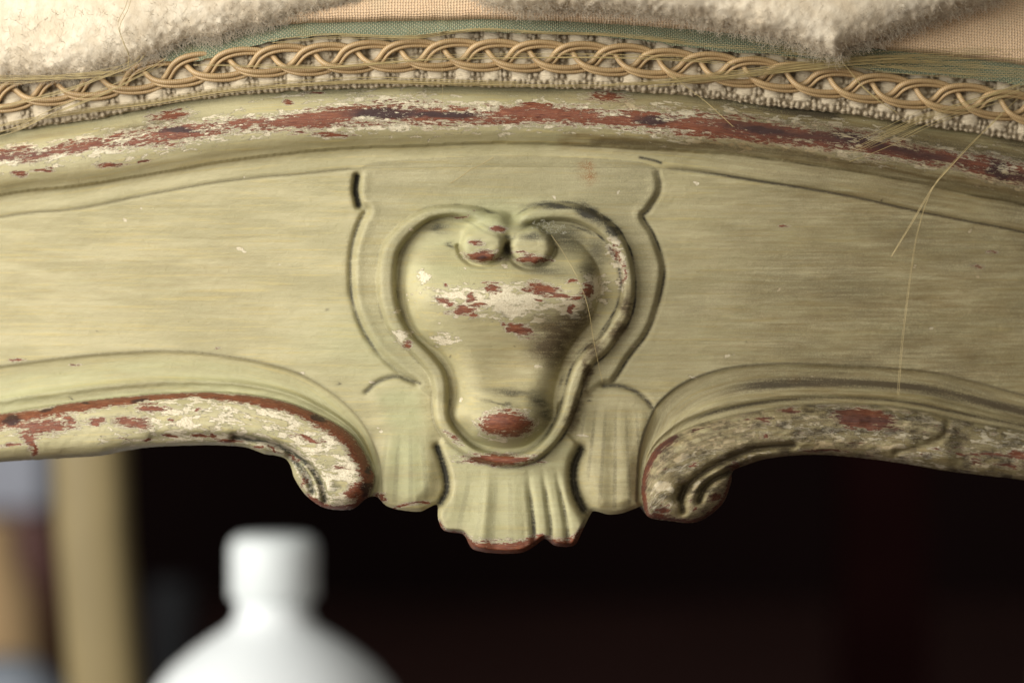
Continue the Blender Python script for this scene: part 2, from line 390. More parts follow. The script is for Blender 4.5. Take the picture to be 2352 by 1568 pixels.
inner = cr(z5([(1200, 500), (1000, 400), (860, 378), (780, 368), (700, 387), (620, 430), (540, 505), (480, 600), (455, 720), (450, 850), (465, 960), (500, 1070), (560, 1170), (640, 1242), (710, 1292), (760, 1370), (790, 1456), (790, 1556), (770, 1656), (790, 1726), (850, 1796), (930, 1866), (1050, 1911), (1180, 1926), (1300, 1906), (1380, 1856), (1450, 1786), (1500, 1696), (1510, 1606), (1520, 1506), (1560, 1396), (1620, 1296), (1700, 1226), (1790, 1165), (1860, 1060), (1900, 960), (1925, 850), (1915, 740), (1875, 620), (1820, 540), (1740, 472), (1640, 430), (1560, 410), (1460, 400), (1350, 415)]), 4, True)
sIN = sdf(X, Y, inner, 260)
d = np.clip(-sIN, 0, None)
ch = 10+0*X                                     # channel floor
Xc, Yc = X, Y
e5 = lambda x, y: (753.4+.35156*x, 367.5+.35156*y)
def el(cx, cy, rx, ry, rot=0, f=e5, sc=.35156):
    a, b = f(cx, cy); c_, s_ = math.cos(R_(rot)), math.sin(R_(rot))
    dx = (Xc-a)*c_+(Yc-b)*s_; dy = -(Xc-a)*s_+(Yc-b)*c_
    return np.sqrt((dx/(rx*sc))**2+(dy/(ry*sc))**2)
e6 = lambda x, y: (753.4+.35156*x, 780.9+.35156*y)
e4 = lambda x, y: (.3908*x, 735+.3908*y)
e7 = lambda x, y: (1433.3+.3908*x, 735+.3908*y)
def blob(cx, cy, rx, ry, rot=0, f=e5): return np.exp(-el(cx, cy, rx, ry, rot, f)**2)
rs_ = ss(X, *[e5(v, 0)[0] for v in (1450, 1780)])*(1-ss(Y, e5(0, 1350)[1], e5(0, 1550)[1]))
d2 = np.clip(d-15-34*rs_, 0, None)
dome = 1-(1-np.clip(d2/(76-20*rs_), 0, 1))**2.8
topf = .18+.82*ss(Y, e5(0, 470)[1], e5(0, 920)[1])
boss = 12-3*ss(X, 1150, 1300)+60*dome*topf+34*blob(1120, 900, 470, 190)*dome-20*blob(1180, 1340, 300, 170)*dome
boss += 42*blob(1150, 1720, 230, 150)*ss(d2, 0, 40)
boss += 16*blob(1640, 800, 170, 160)*dome - 14*blob(1620, 1080, 150, 130, 0)*dome
boss -= 10*blob(700, 1260, 120, 120)*0
kk = 1-ss(sIN, -6, 0)
inH = H.copy()
H = H*(1-kk)+kk*boss
q = np.clip(dB/hw, 0, 1)
prof = (1-q**3.6)**.6
wav = 1.5*vn(X/30, Y/30, 12)
bh = 10+(35+wav)*prof
H = np.where(q < 1, np.maximum(H, bh), H)
# pellets
for (cx, cy, rx, ry, hh) in [(1010, 550, 146, 130, 70), (1328, 564, 146, 132, 66)]:
    e = el(cx, cy, rx, ry)
    ph = hh*np.clip(1-np.clip(e+.05*vn(X/12, Y/12, 39), 0, 1)**7, 0, 1)**.5
    H = np.where(e < 1, np.maximum(H, ph+2*vn(X/9, Y/9, 31)), H)
def capsule(H, a, b, r, hh):
    pl = np.array([e5(*a), e5(*b)]); dd = dist(X, Y, pl, False, 70)/(r*.35156)
    return np.where(dd < 1, np.maximum(H, hh*np.clip(1-np.clip(dd, 0, 1)**4, 0, 1)**.5), H)
H = capsule(H, (1100, 455), (1040, 520), 112, 66)
H = capsule(H, (1190, 470), (1290, 505), 72, 58)
H -= 8*blob(1165, 500, 26, 22)
def blur(a, n, reps=3):
    for _ in range(reps):
        for ax in (0, 1):
            c = np.cumsum(np.insert(np.pad(a, [(n, n) if i == ax else (0, 0) for i in (0, 1)], mode='edge'), 0, 0, axis=ax), axis=ax)
            a = (np.take(c, range(2*n+1, c.shape[ax]), axis=ax)-np.take(c, range(0, c.shape[ax]-2*n-1), axis=ax))/(2*n+1)
    return a
i0, i1 = np.searchsorted(XS, [980, 1320]); j0, j1 = np.searchsorted(YS, [440, 640])
sub = H[j0:j1, i0:i1]; bl_ = blur(sub, 3)
wt = np.exp(-np.maximum(0, np.hypot((X[j0:j1, i0:i1]-1140)/95, (Y[j0:j1, i0:i1]-515)/38)-.6)**2*9)
H[j0:j1, i0:i1] = sub*(1-wt)+bl_*wt
for (cx, cy, rx, ry, hh) in [(1010, 552, 148, 130, 74), (1328, 566, 146, 132, 68)]:
    e = el(cx, cy, rx, ry)+.05*vn(X/12, Y/12, 39)
    top_k = ss(Y, e5(0, cy-90)[1], e5(0, cy-10)[1])
    ph = hh*np.clip(1-np.clip(e, 0, 1)**9, 0, 1)**.5+1.6*fbm(X/16, Y/7, 38)
    H = np.where(e < 1, H*(1-top_k)+np.maximum(H, ph)*top_k, H)
    H -= 12*np.where(Y > e5(0, cy)[1], G((e-1.08)*rx*.35, 5), 0)
H -= 12*blob(1172, 610, 20, 60)
# ---- lower scroll mouldings
def between(rt, a_idx_sil, b_idx_sil):
    return np.vstack([rt, a_idx_sil])
iL = np.argmin(np.hypot(sil_c[:, 0]-RTL[-1, 0], sil_c[:, 1]-RTL[-1, 1]))
iR = np.argmin(np.hypot(sil_c[:, 0]-RTR[0, 0], sil_c[:, 1]-RTR[0, 1]))
polL = np.vstack([RTL, sil_c[:iL+1][::-1]+np.array([0, 0.])])
polR = np.vstack([RTR, sil_c[iR:][::-1]])
sML, sMR = sdf(X, Y, polL, 120), sdf(X, Y, polR, 120)
def roll(H, s, hh, w, base):
    dd = np.clip(-s/w, 0, 1)
    r = base+hh*(1-(1-dd)**2.2)**.75
    return np.where(s < 0, r, H)
lump = 2.2*fbm(X/30, Y/20, 41)+.5*fbm(X/9, Y/5, 43, 2)
H = roll(H, sML, 62, 44, 8)+np.where(sML < 0, lump, 0)
lumR = 3.2*fbm(X/26, Y/11, 47)+1.3*fbm(X/9, Y/4, 49, 2)
endp = 1-.32*ss(X, 2165, 2215)                     # the applied piece stops, the plain rail goes on
H = roll(H, sMR, 60, 42, 8)*np.where(sMR < 0, endp, 1)+np.where(sMR < 0, lumR, 0)
vL = [(cr(z4([(1380, 690), (1550, 715), (1700, 770), (1810, 850), (1880, 950), (1912, 1060)]), 5), 24, 9),
      (cr(z4([(1700, 800), (1760, 860), (1810, 930), (1835, 1010)]), 5), 26, 9),
      (cr(z4([(900, 690), (1150, 680), (1380, 690)]), 5), 8, 10)]
vR = [(cr(z7([(1000, 735), (800, 752), (660, 795), (540, 850), (450, 905), (380, 970), (340, 1040), (345, 1120)]), 5), 30, 9),
      (cr(z7([(350, 980), (325, 1045)]), 3), 25, 13),
      (cr(z7([(620, 892), (530, 935), (470, 990), (440, 1060)]), 5), 34, 8),
      (cr(z7([(1900, 600), (1880, 680), (1780, 730), (1600, 775)]), 5), 11, 8)]
groovesL = []; groovesR = []
for c, dp, w in vL: dd = dist(X, Y, c); groovesL.append(dd); H -= dp*G(dd, w)
for c, dp, w in vR: dd = dist(X, Y, c); groovesR.append(dd); H -= dp*G(dd, w)
# inner strand of each volute drops back a little
H -= 12*blob(1770, 960, 90, 120, 0, e4)
H -= 14*blob(540, 1030, 110, 120, 0, e7)
# rounded lower edge everywhere, general hand-carved unevenness
rim = np.clip(-SD/10., 0, 1)
H -= 14*(1-rim)**2
H += np.where(inCL & (tL > .6), 2.2*np.clip(fbm(X/22, dcl/5, 67), 0, 1), 0)+1.6*G(Y-Aa-6, 4)*np.clip(vn(X/24, X*0, 68)+.2, 0, 1)
H += 1.6*fbm(X/70, Y/45, 61)+.5*fbm(X/9, Y/5, 63, 3)+.7*fbm(X/120, Y/4.5, 65, 2)
H = blur(H, 1, 1)

# ------------------------------------------------------------------ paint masks (low frequency; the shader breaks them up)
Xc, Yc = X+16*fbm(X/26, Y/13, 151), Y+9*fbm(X/30, Y/11, 153)
def along(pts, w, f=None):
    p = f(pts) if f else pts
    c = cr(p, 5); r = dist(X, Y, c, False, 90)
    wob_ = 7*fbm(X/34, Y/12, 157)
    if isinstance(r, tuple): return np.exp(-(np.clip(r[0]+wob_, 0, None)/np.maximum(r[1], .5))**2)
    return np.exp(-(r/w)**2)
wear = np.zeros_like(X); dirt_shade = np.zeros_like(X); dark = np.zeros_like(X)
prim = np.zeros_like(X); green = np.zeros_like(X); brown = np.zeros_like(X)
def mx(a, b, k=1.0): np.maximum(a, b*k, out=a)
idy = lambda x, y: (x, y)
def B(cx, cy, rx, ry, rot=0): return np.exp(-el(cx, cy, rx, ry, rot, idy, 1)**2)
red = [(-700, 560, 16), (-300, 440, 18), (0, 362, 21), (105, 355, 17), (211, 336, 20), (316, 323, 24), (422, 307, 26), (527, 290, 21), (633, 281, 19), (738, 274, 25), (827, 260, 30), (957, 257, 32), (1097, 268, 24), (1238, 262, 26), (1379, 270, 22), (1519, 280, 30), (1608, 290, 27), (1701, 296, 30), (1820, 310, 26), (1930, 322, 32), (2000, 336, 28), (2123, 356, 22), (2200, 370, 18), (2275, 385, 30), (2352, 404, 26), (2700, 480, 24), (3050, 560, 20)]
bw = along(red, 0); mx(wear, bw*np.clip(.68+.60*fbm(X/70, (Y-U)/11, 155)+.14*ss(X, 600, 900), .15, 1), .95)
mx(prim, along([(a, b, c*1.9) for a, b, c in red], 0), .62)
for b in [(390, 266, 48, 15, -6), (1392, 224, 55, 13, 2), (253, 379, 34, 6, -5), (45, 400, 17, 5, 0), (98, 393, 24, 4, -4), (325, 372, 20, 4, -8), (165, 325, 12, 4, 0), (765, 311, 42, 7, 2), (690, 306, 26, 5, 0), (720, 214, 26, 5, -4), (1620, 262, 30, 5, 8), (660, 236, 18, 3, 0), (1230, 246, 60, 9, 0)]:
    mx(wear, B(*b), .85)
mx(dark, bw*(.34+.24*ss(X, 1300, 2000)), 1)
for b in [(870, 262, 110, 17, 0), (1030, 264, 110, 12, 0), (1975, 322, 85, 17, 12), (2290, 388, 40, 28, 20), (1500, 276, 60, 14, 0), (1760, 300, 60, 12, 6), (420, 300, 70, 10, 0)]:
    mx(dark, B(*b), .95)
for b in [(640, 226, 140, 14, -4), (1300, 226, 180, 12, 0), (750, 312, 60, 9, 3), (1480, 258, 60, 10, 0), (230, 372, 90, 10, -8)]: mx(prim, B(*b), .35)
dM = ss(X, 700, 2100)
# grime on the moulding's upper slope, under the braid
gy = G(Y-U-4, 16); mx(dirt_shade, gy*(.42+.4*dM)*(0.75+1.0*vn(X/90, Y*0, 77)))
mx(dirt_shade, G(Y-U-38, 34)*ss(X, 1150, 1900), .70)
mx(dirt_shade, along([(1360, 325, 8), (1500, 330, 15), (1700, 338, 14), (1850, 358, 14), (2050, 392, 16), (2250, 430, 20), (2400, 462, 20), (3000, 600, 20)], 0), .58)
mx(brown, .75*G(Y-U-22, 26)*ss(X, 1000, 1500)); mx(brown, along([(1300, 322, 18), (1500, 326, 24), (1700, 335, 22), (1850, 358, 22), (2050, 390, 24), (2250, 425, 26), (2400, 462, 24), (3000, 600, 24)], 0), .95)
mx(brown, G(Y-Aa+20, 26)*(1-ss(X, 900, 1300)), .35)
mx(brown, B(100, 316, 120, 14, -8), .5); mx(dirt_shade, B(350, 285, 110, 13, -10), .55); mx(brown, B(330, 290, 120, 14, -10), .6)
# incised lines: old dark glaze sitting in the cuts
mx(dirt_shade, G(Y-Aa-2, 4)*(.10+.55*ss(X, 1000, 1500))*(.6+1.1*vn(X/50, Y*0, 5)))
mx(dirt_shade, G(Y-Bb, 4.5)*(1-midgap)*(.38+.5*ss(X, 1500, 1700)))
mx(dirt_shade, along([(1470, 362), (1500, 368), (1518, 374)], 4), .8)
mx(dirt_shade, G(dgL, 5)*(1+.9*vn(X/40, Y/40, 93)), .62); mx(dirt_shade, G(dtab, 8), 1.0); mx(dirt_shade, G(dgR, 4.5)*(1+1.0*vn(X/40, Y/40, 95)), .62)
mx(dirt_shade, G(dist(X, Y, gL), 6), .65); mx(dirt_shade, G(dist(X, Y, gR), 7), .75)
mx(dirt_shade, along([(715, 700), (748, 800), (772, 900), (772, 985), (735, 1060)], 9, z6), .95)
mx(dirt_shade, along([(1650, 715), (1612, 800), (1602, 900), (1620, 1000), (1670, 1110)], 12, z6), 1.0)
mx(dirt_shade, G(dcl, 5)*np.where(X < 900, .35, 0)); mx(dirt_shade, G(dcr, 5)*np.where(X > 1450, .65, 0))
# right hand side is more soiled, and its dimmer light is painted in too
soil_shade = ss(X+0.35*(Y-600), 1150, 2100)
mx(dirt_shade, soil_shade*(.44+.25*fbm(X/130, Y/60, 88)))
mx(brown, soil_shade*.68+.18*fbm(X/200, Y/50, 90)*soil_shade)
mx(brown, (1-ss(X, 500, 800))*G(Y-640, 170)*.28)
mx(dirt_shade, B(1930, 520, 500, 55, 8)*.30)
# soot coloured band in the right cove
sc_ = np.where(inCR, np.exp(-((tR-.45)/.20)**2), 0); mx(dirt_shade, np.where(sFN < -4, ss(-flF, 3, 9)*.75, 0)*ss(Y, 1060, 1120)*(.8+.9*vn(X/10, Y/40, 121)))
mx(dirt_shade, ss(-sLR, 4, 20)*np.clip(.42*ss(-np.sin(ang(1420, 500)*2.1), .1, .9)+.15*vn(X/12, Y/60, 123), 0, 1)*ss(Y, 880, 1000))
mx(dirt_shade, np.where(sFN < -4, .20*ss(np.sin(afw*1.9), .2, .9), 0)*ss(Y, 1060, 1120))
mx(dirt_shade, ss(-sLL, 4, 20)*.22*ss(np.sin(ang(940, 640)*1.5+1), .2, .9)*ss(Y, 960, 1060))
mx(dirt_shade, sc_*.92*ss(X, 1520, 1800))
mx(dirt_shade, np.where(inCR, np.exp(-((tR-.84)/.07)**2), 0)*.8*ss(X, 1480, 1650))
mx(dirt_shade, np.where(inCR, .30, 0)); mx(dirt_shade, np.where(inCL & (tL > .7), .30, 0)*(.6+vn(X/60, Y/10, 92)))
mx(green, np.where(inCL, .65*ss(tL, 0, .35), 0)); mx(green, .85*ss(-sLL, 0, 50)); mx(green, B(860, 800, 160, 90)*.5)
mx(green, .5*ss(-sFN, 0, 30)); mx(green, B(1130, 500, 150, 50), .9); mx(green, B(1040, 590, 110, 70), .75)
mx(dirt_shade, B(1823, 862, 34, 34), .5); mx(brown, B(1823, 862, 30, 26), 1.0); mx(brown, B(1838, 800, 26, 60), .75)
# plate and heart: stains, dark outlines, and shade painted right of the boss
mx(dirt_shade, G(dB-hw-3, 4)*(.35+.35*ss(X, 1100, 1400))*(1+1.2*vn(X/25, Y/25, 97)))
mx(dirt_shade, G(sIN+5, 6)*(.30+.2*ss(X, 1100, 1400))*(1+1.2*vn(X/25, Y/25, 98)))
mx(dirt_shade, np.where((sPL < 0) & (sIN > 0), .22, 0)+np.where(sPL < 0, ss(X, 1250, 1500)*.12, 0))
for a in [(1500, 300, 230, 26, 3), (1760, 360, 170, 34, 35), (1870, 470, 80, 60, 45), (1700, 350, 160, 50, 30)]: mx(dirt_shade, blob(*a), 1.0)
for a in [(1560, 520, 240, 100, 20), (1560, 470, 130, 70, 0), (1420, 720, 230, 50, 8), (1700, 720, 90, 80, 0), (1760, 600, 100, 130, 0)]: mx(dirt_shade, blob(*a), .66)  # includes shade painted over the boss's right slope
for a in [(1950, 950, 45, 120, 10), (1890, 1120, 60, 90, 30), (1740, 1240, 60, 90, 40), (1690, 1400, 40, 150, 0), (1600, 1650, 40, 140, 18), (1500, 1120, 200, 110, 20), (1600, 1050, 140, 110, 0), (1440, 1230, 170, 120, 30), (1480, 1180, 150, 150, 30)]:
    mx(dirt_shade, blob(*a), .86); mx(brown, blob(*a), 1.0)  # grimy brown border, and the valley right of the boss darkened as shade
for a in [(1220, 1520, 200, 30, 8), (1130, 1590, 130, 14, 12), (1370, 1580, 90, 60, 20), (1430, 1650, 60, 90, 0), (800, 560, 24, 26, 0), (1180, 590, 36, 50, 0), (1340, 500, 110, 40, 5), (1060, 340, 90, 18, 10), (1165, 500, 36, 26, 0), (1150, 1000, 50, 14, 30), (720, 440, 90, 40, 0)]: mx(dirt_shade, blob(*a), .70)
mx(brown, blob(1250, 1300, 420, 260), .42); mx(brown, blob(1040, 1120, 200, 140, 30), .35)
for a in [(760, 918, 62, 30, 22), (925, 895, 36, 42, 0), (890, 985, 90, 34, -8), (950, 1015, 40, 26, 0), (980, 945, 50, 9, 0), (1060, 838, 55, 32, 8), (765, 822, 20, 20, 0), (1400, 845, 110, 44, 12), (1520, 890, 70, 16, 8), (1300, 860, 30, 12, 0), (1620, 895, 45, 12, -8), (1690, 858, 38, 60, 40), (1580, 975, 16, 40, -20), (1250, 1115, 92, 38, 18), (1150, 1075, 24, 12, 0), (1590, 795, 46, 18, 0), (1390, 920, 30, 8, 0),
          (1010, 632, 125, 34, 0), (955, 540, 50, 16, 0), (1112, 455, 46, 18, -8), (1335, 655, 120, 26, 0), (1270, 610, 90, 9, 4), (860, 368, 55, 9, 8), (950, 325, 30, 4, 0), (520, 1215, 30, 30, 40)]: mx(wear, blob(*a), .92)
for a in [(1885, 620, 30, 100, -18), (1930, 740, 20, 90, -6)]: mx(wear, blob(*a), .62)
for a in [(1890, 620, 66, 140, -18), (1920, 770, 40, 110, -4), (1150, 930, 560, 120, 3), (1600, 960, 150, 90, -20), (1740, 840, 100, 110, 30), (620, 760, 50, 50, 0), (435, 990, 28, 26, 0), (1200, 960, 60, 60, 0), (760, 1170, 80, 60, 20), (480, 1150, 60, 60, 40)]: mx(prim, blob(*a), .86)
mx(dark, blob(1010, 640, 90, 22), .75)
mx(wear, np.exp(-el(1160, 545, 175, 92, 0, e6)**4), .95); mx(prim, np.exp(-el(1170, 550, 225, 130, 0, e6)**4), .62); dark[el(1160, 545, 190, 110, 0, e6) < 1] = 0
mx(wear, blob(1110, 782, 250, 36, 2, e6), 1.0); mx(wear, blob(810, 640, 70, 30, 35, e6), .6); mx(dark, blob(1230, 790, 130, 24, 0, e6), .5)
mx(wear, along([(715, 1200), (760, 1262), (880, 1280)], 10, z6), .95)
mx(wear, np.where(sFN < 3, G(np.clip(Y-1268, -60, 0), 25), 0)*((X > 1066) & (X < 1352)), 1.0)
mx(wear, along([(905, 1310), (950, 1345), (1080, 1350), (1250, 1345), (1390, 1300)], 13, z6), .9)
mx(wear, along([(1440, 1318), (1520, 1328), (1620, 1310), (1670, 1250)], 13, z6), .85); mx(dark, B(1290, 1252, 50, 14), .5)
mx(wear, along([(425, 1098), (500, 1075), (600, 1058), (660, 1062)], 4, z6), .62)
mx(wear, blob(345, 1025, 34, 30, 20, e6), .8)
# left scroll
e = [(0, 580, 30), (250, 545, 22), (450, 505, 34), (700, 470, 30), (950, 450, 20), (1150, 438, 22), (1350, 455, 20), (1550, 480, 30), (1750, 530, 36), (1900, 600, 38), (2020, 680, 42), (2100, 780, 44), (2150, 880, 42), (2170, 960, 40), (2130, 1040, 34)]
mx(wear, along([(*e4(a, b), c*.3908*1.1) for a, b, c in e], 0)*(sML < 0), .92)
mx(wear, along([(-650, 1080, 16), (-300, 1015, 18), (0, 968, 20)], 0)*(sML < 0), .8)
for a in [(270, 620, 200, 60, -4), (60, 600, 90, 40, 0), (420, 590, 60, 40, 0), (180, 700, 60, 60, 20), (200, 760, 22, 60, 0), (560, 595, 60, 26, 0), (780, 600, 130, 40, 8), (900, 520, 110, 30, 0), (1010, 590, 22, 24, 0), (1160, 530, 20, 16, 0), (1010, 682, 60, 14, 6), (1160, 682, 70, 12, -4), (1350, 705, 110, 12, 6), (850, 698, 40, 8, 0), (720, 690, 50, 6, 4), (1500, 745, 40, 10, 0), (1820, 700, 120, 18, 16), (1720, 810, 40, 16, 20), (1620, 760, 60, 8, 30), (2100, 1000, 90, 60, -40), (2010, 870, 50, 14, 0), (1250, 680, 30, 16, 0), (60, 740, 70, 12, 0), (1780, 940, 20, 40, 0)]: mx(wear, blob(*a, f=e4)*(sML < 0), .88)
for a in [(60, 590, 90, 34, 0), (280, 520, 80, 14, -6), (820, 470, 90, 22, -4), (1870, 580, 60, 24, 20), (2150, 1000, 50, 60, 0), (500, 480, 60, 12, 0), (2165, 890, 20, 50, 0)]: mx(dark, blob(*a, f=e4), .95)
mx(prim, np.where(sML < -6, .48, 0)*ss(X, 60, 420)); mx(prim, blob(2040, 880, 130, 130, 0, e4), .9); mx(prim, blob(1350, 540, 300, 80, 0, e4), .62)
mx(wear, np.where((sML < 0) & (X > 660), G(SD+4, 7), 0)*ss(Y, 1120, 1150), .9)
for dd in groovesL[:2]: mx(dirt_shade, G(dd, 9), .85)
mx(dirt_shade, G(groovesL[2], 10), .25); mx(green, np.where(sML < 0, G(groovesL[0], 22), 0), .6)
mx(dirt_shade, blob(1960, 980, 30, 60, 20, e4), .6)
mx(brown, blob(350, 790, 300, 34, 0, e4), .6)
# right scroll
m = sMR < 0
mx(dirt_shade, np.where(m, .46+.8*fbm(X/30, Y/15, 101), 0)); mx(brown, np.where(m, .72, 0)); mx(dark, np.where(m, .42, 0))
mx(prim, np.where(m, .34+.3*fbm(X/20, Y/12, 107), 0))
mx(wear, np.where(m, .16+.30*fbm(X/40, Y/12, 103), 0))
mx(wear, np.exp(-el(1400, 580, 215, 72, 3, e7)**4)*m, 1.0); mx(dark, blob(1250, 560, 110, 60, 0, e7), .55); mx(dark, blob(1450, 600, 120, 30, 5, e7), .3)
mx(wear, along([(118, 1100), (108, 1000), (125, 880), (185, 770), (290, 690)], 11, z7)*m, 1.0); mx(wear, np.where(m & (X < 1700), G(SD+3, 7), 0), .8)
for a in [(800, 585, 60, 22, 5), (960, 535, 80, 14, -4), (820, 680, 24, 14, 0), (400, 850, 30, 14, 0), (220, 1110, 60, 22, 0), (200, 1150, 110, 16, 0), (1200, 768, 140, 8, 0), (2100, 790, 180, 16, 4), (2300, 790, 80, 30, 10), (540, 1040, 60, 22, -20), (430, 640, 60, 10, -15), (410, 1110, 20, 16, 0), (2250, 860, 90, 12, 8), (1890, 565, 16, 8, 0), (620, 850, 60, 12, -16)]: mx(wear, blob(*a, f=e7)*m, .85)
for a in [(1100, 650, 130, 30, 4), (1780, 600, 130, 50, 10), (380, 800, 80, 50, 0), (1700, 660, 120, 26, 0)]: mx(dirt_shade, blob(*a, f=e7)*m, .75)
for a in [(1180, 730, 140, 26, 0), (1550, 745, 150, 30, 0), (450, 900, 30, 22, -10), (320, 1080, 22, 60, 0), (240, 980, 90, 50, 0), (800, 780, 60, 12, 0)]:
    b_ = blob(*a, f=e7)*m; mx(prim, b_, .9); dirt_shade *= 1-.8*b_; wear *= 1-.8*b_
for dd, kk_ in zip(groovesR, (.9, 1.0, .9, .6)): g_ = G(dd, 9); mx(dirt_shade, g_, kk_); wear *= 1-g_*.8; prim *= 1-g_*.7
# stray marks on the flat panels
wear_bits = [(1348, 382, 14, 12, 0), (1350, 406, 16, 14, 0)]
stain = np.zeros_like(X)
for b in wear_bits: mx(stain, B(*b), 1.0)
for b in [(495, 800, 11, 3), (176, 836, 14, 3), (1800, 520, 18, 4), (2240, 612, 16, 6), (2280, 580, 18, 5), (40, 828, 20, 3)]: mx(wear, B(*b), .62)
for b in [(555, 573, 12, 6, 30), (1420, 440, 4, 6, 0), (1275, 455, 5, 5, 0), (640, 610, 4, 3), (1585, 325, 14, 5), (330, 480, 4, 4)]: mx(prim, B(*b), 1.0)
rr_ = np.random.default_rng(99)
for _ in range(60):
    bx0, by0 = rr_.uniform(-60, 2400), rr_.uniform(330, 1150); sz = rr_.uniform(2, 5)
    (mx(prim, B(bx0, by0, sz*rr_.uniform(.8, 2.5), sz, rr_.uniform(-40, 40)), .95) if rr_.random() < .6 else mx(dirt_shade, B(bx0, by0, sz, sz*.8), .8))
wear = np.clip(wear, 0, 1)
flowY = np.where(Y < Bb, Y-U, np.where(sML < 2, Y-.75*CLf(X), np.where(sMR < 2, Y-.75*CRf(X), Y)))
wS = ss(X, 690, 800); flowY = np.where((sML < 2), (Y-.75*CLf(np.minimum(X, 700))), flowY)
wC = np.where(inCL, 1, 0); flowY = np.where(inCL | inCR, np.where(inCL, dcl, dcr), flowY)
FLOW = np.stack([X/10, flowY/10, H/10], -1)
paint = np.stack([wear, np.clip(dirt_shade, 0, 1), dark, stain], -1)
coat = np.stack([np.clip(prim, 0, 1), np.clip(green, 0, 1), np.clip(brown, 0, 1), 0*X+1], -1)

# ------------------------------------------------------------------ cut the relief into its parts
gy_, gx_ = np.gradient(SD, YS, XS)
Xm, Ym = X.copy(), Y.copy()
cen = lambda a: .25*(a[:-1, :-1]+a[1:, :-1]+a[:-1, 1:]+a[1:, 1:])
keep = (cen(SD) < 0) & (cen(Y-U) > -22)
# snap boundary vertices to the silhouette
touch = np.zeros(X.shape, bool); full = np.ones(X.shape, bool)
kp = np.pad(keep, 1)
nb4 = kp[:-1, :-1].astype(int)+kp[1:, :-1]+kp[:-1, 1:]+kp[1:, 1:]
bd = (nb4 > 0) & (nb4 < 4) & (np.abs(SD) < 4)
edge_rough = np.where((X < 700), 1.6*fbm(X/22, Y/22, 111), 0.8*fbm(X/18, Y/18, 113))
sd2 = SD+np.where(bd, edge_rough, 0)
Xm[bd] -= (sd2*gx_)[bd]; Ym[bd] -= (sd2*gy_)[bd]
POS = P(Xm, Ym, H)
dxv = np.gradient(POS, axis=1); dyv = np.gradient(POS, axis=0)
NRM = np.cross(dyv, dxv); NRM /= np.linalg.norm(NRM, axis=-1)[..., None]+1e-15
if NRM[100, 600, 1] > 0: NRM = -NRM
c_ = lambda a: cen(a)
lab = np.zeros(keep.shape, int)                      # 0 rail panel
cs = {k: cen(v) for k, v in dict(t=Y-Aa, ML=sML, MR=sMR, LL=sLL, LR=sLR, FN=sFN, PL=sPL, IN=sIN, q=dB-hw, p1=el(1010, 552, 142, 126)-1, p2=el(1328, 566, 142, 128)-1).items()}
lab[(cs['PL'] < 0)] = 2
lab[(cs['FN'] < 0)] = 9
lab[(cs['LL'] < 0)] = 7; lab[(cs['LR'] < 0)] = 8
lab[(cs['t'] < 0)] = 1
lab[(cs['IN'] < 0)] = 4
lab[(cs['q'] < 0)] = 3
lab[(cs['p1'] < 0)] = 5; lab[(cs['p2'] < 0)] = 6
lab[cs['ML'] < 0] = 10; lab[cs['MR'] < 0] = 11
lab[~keep] = -1

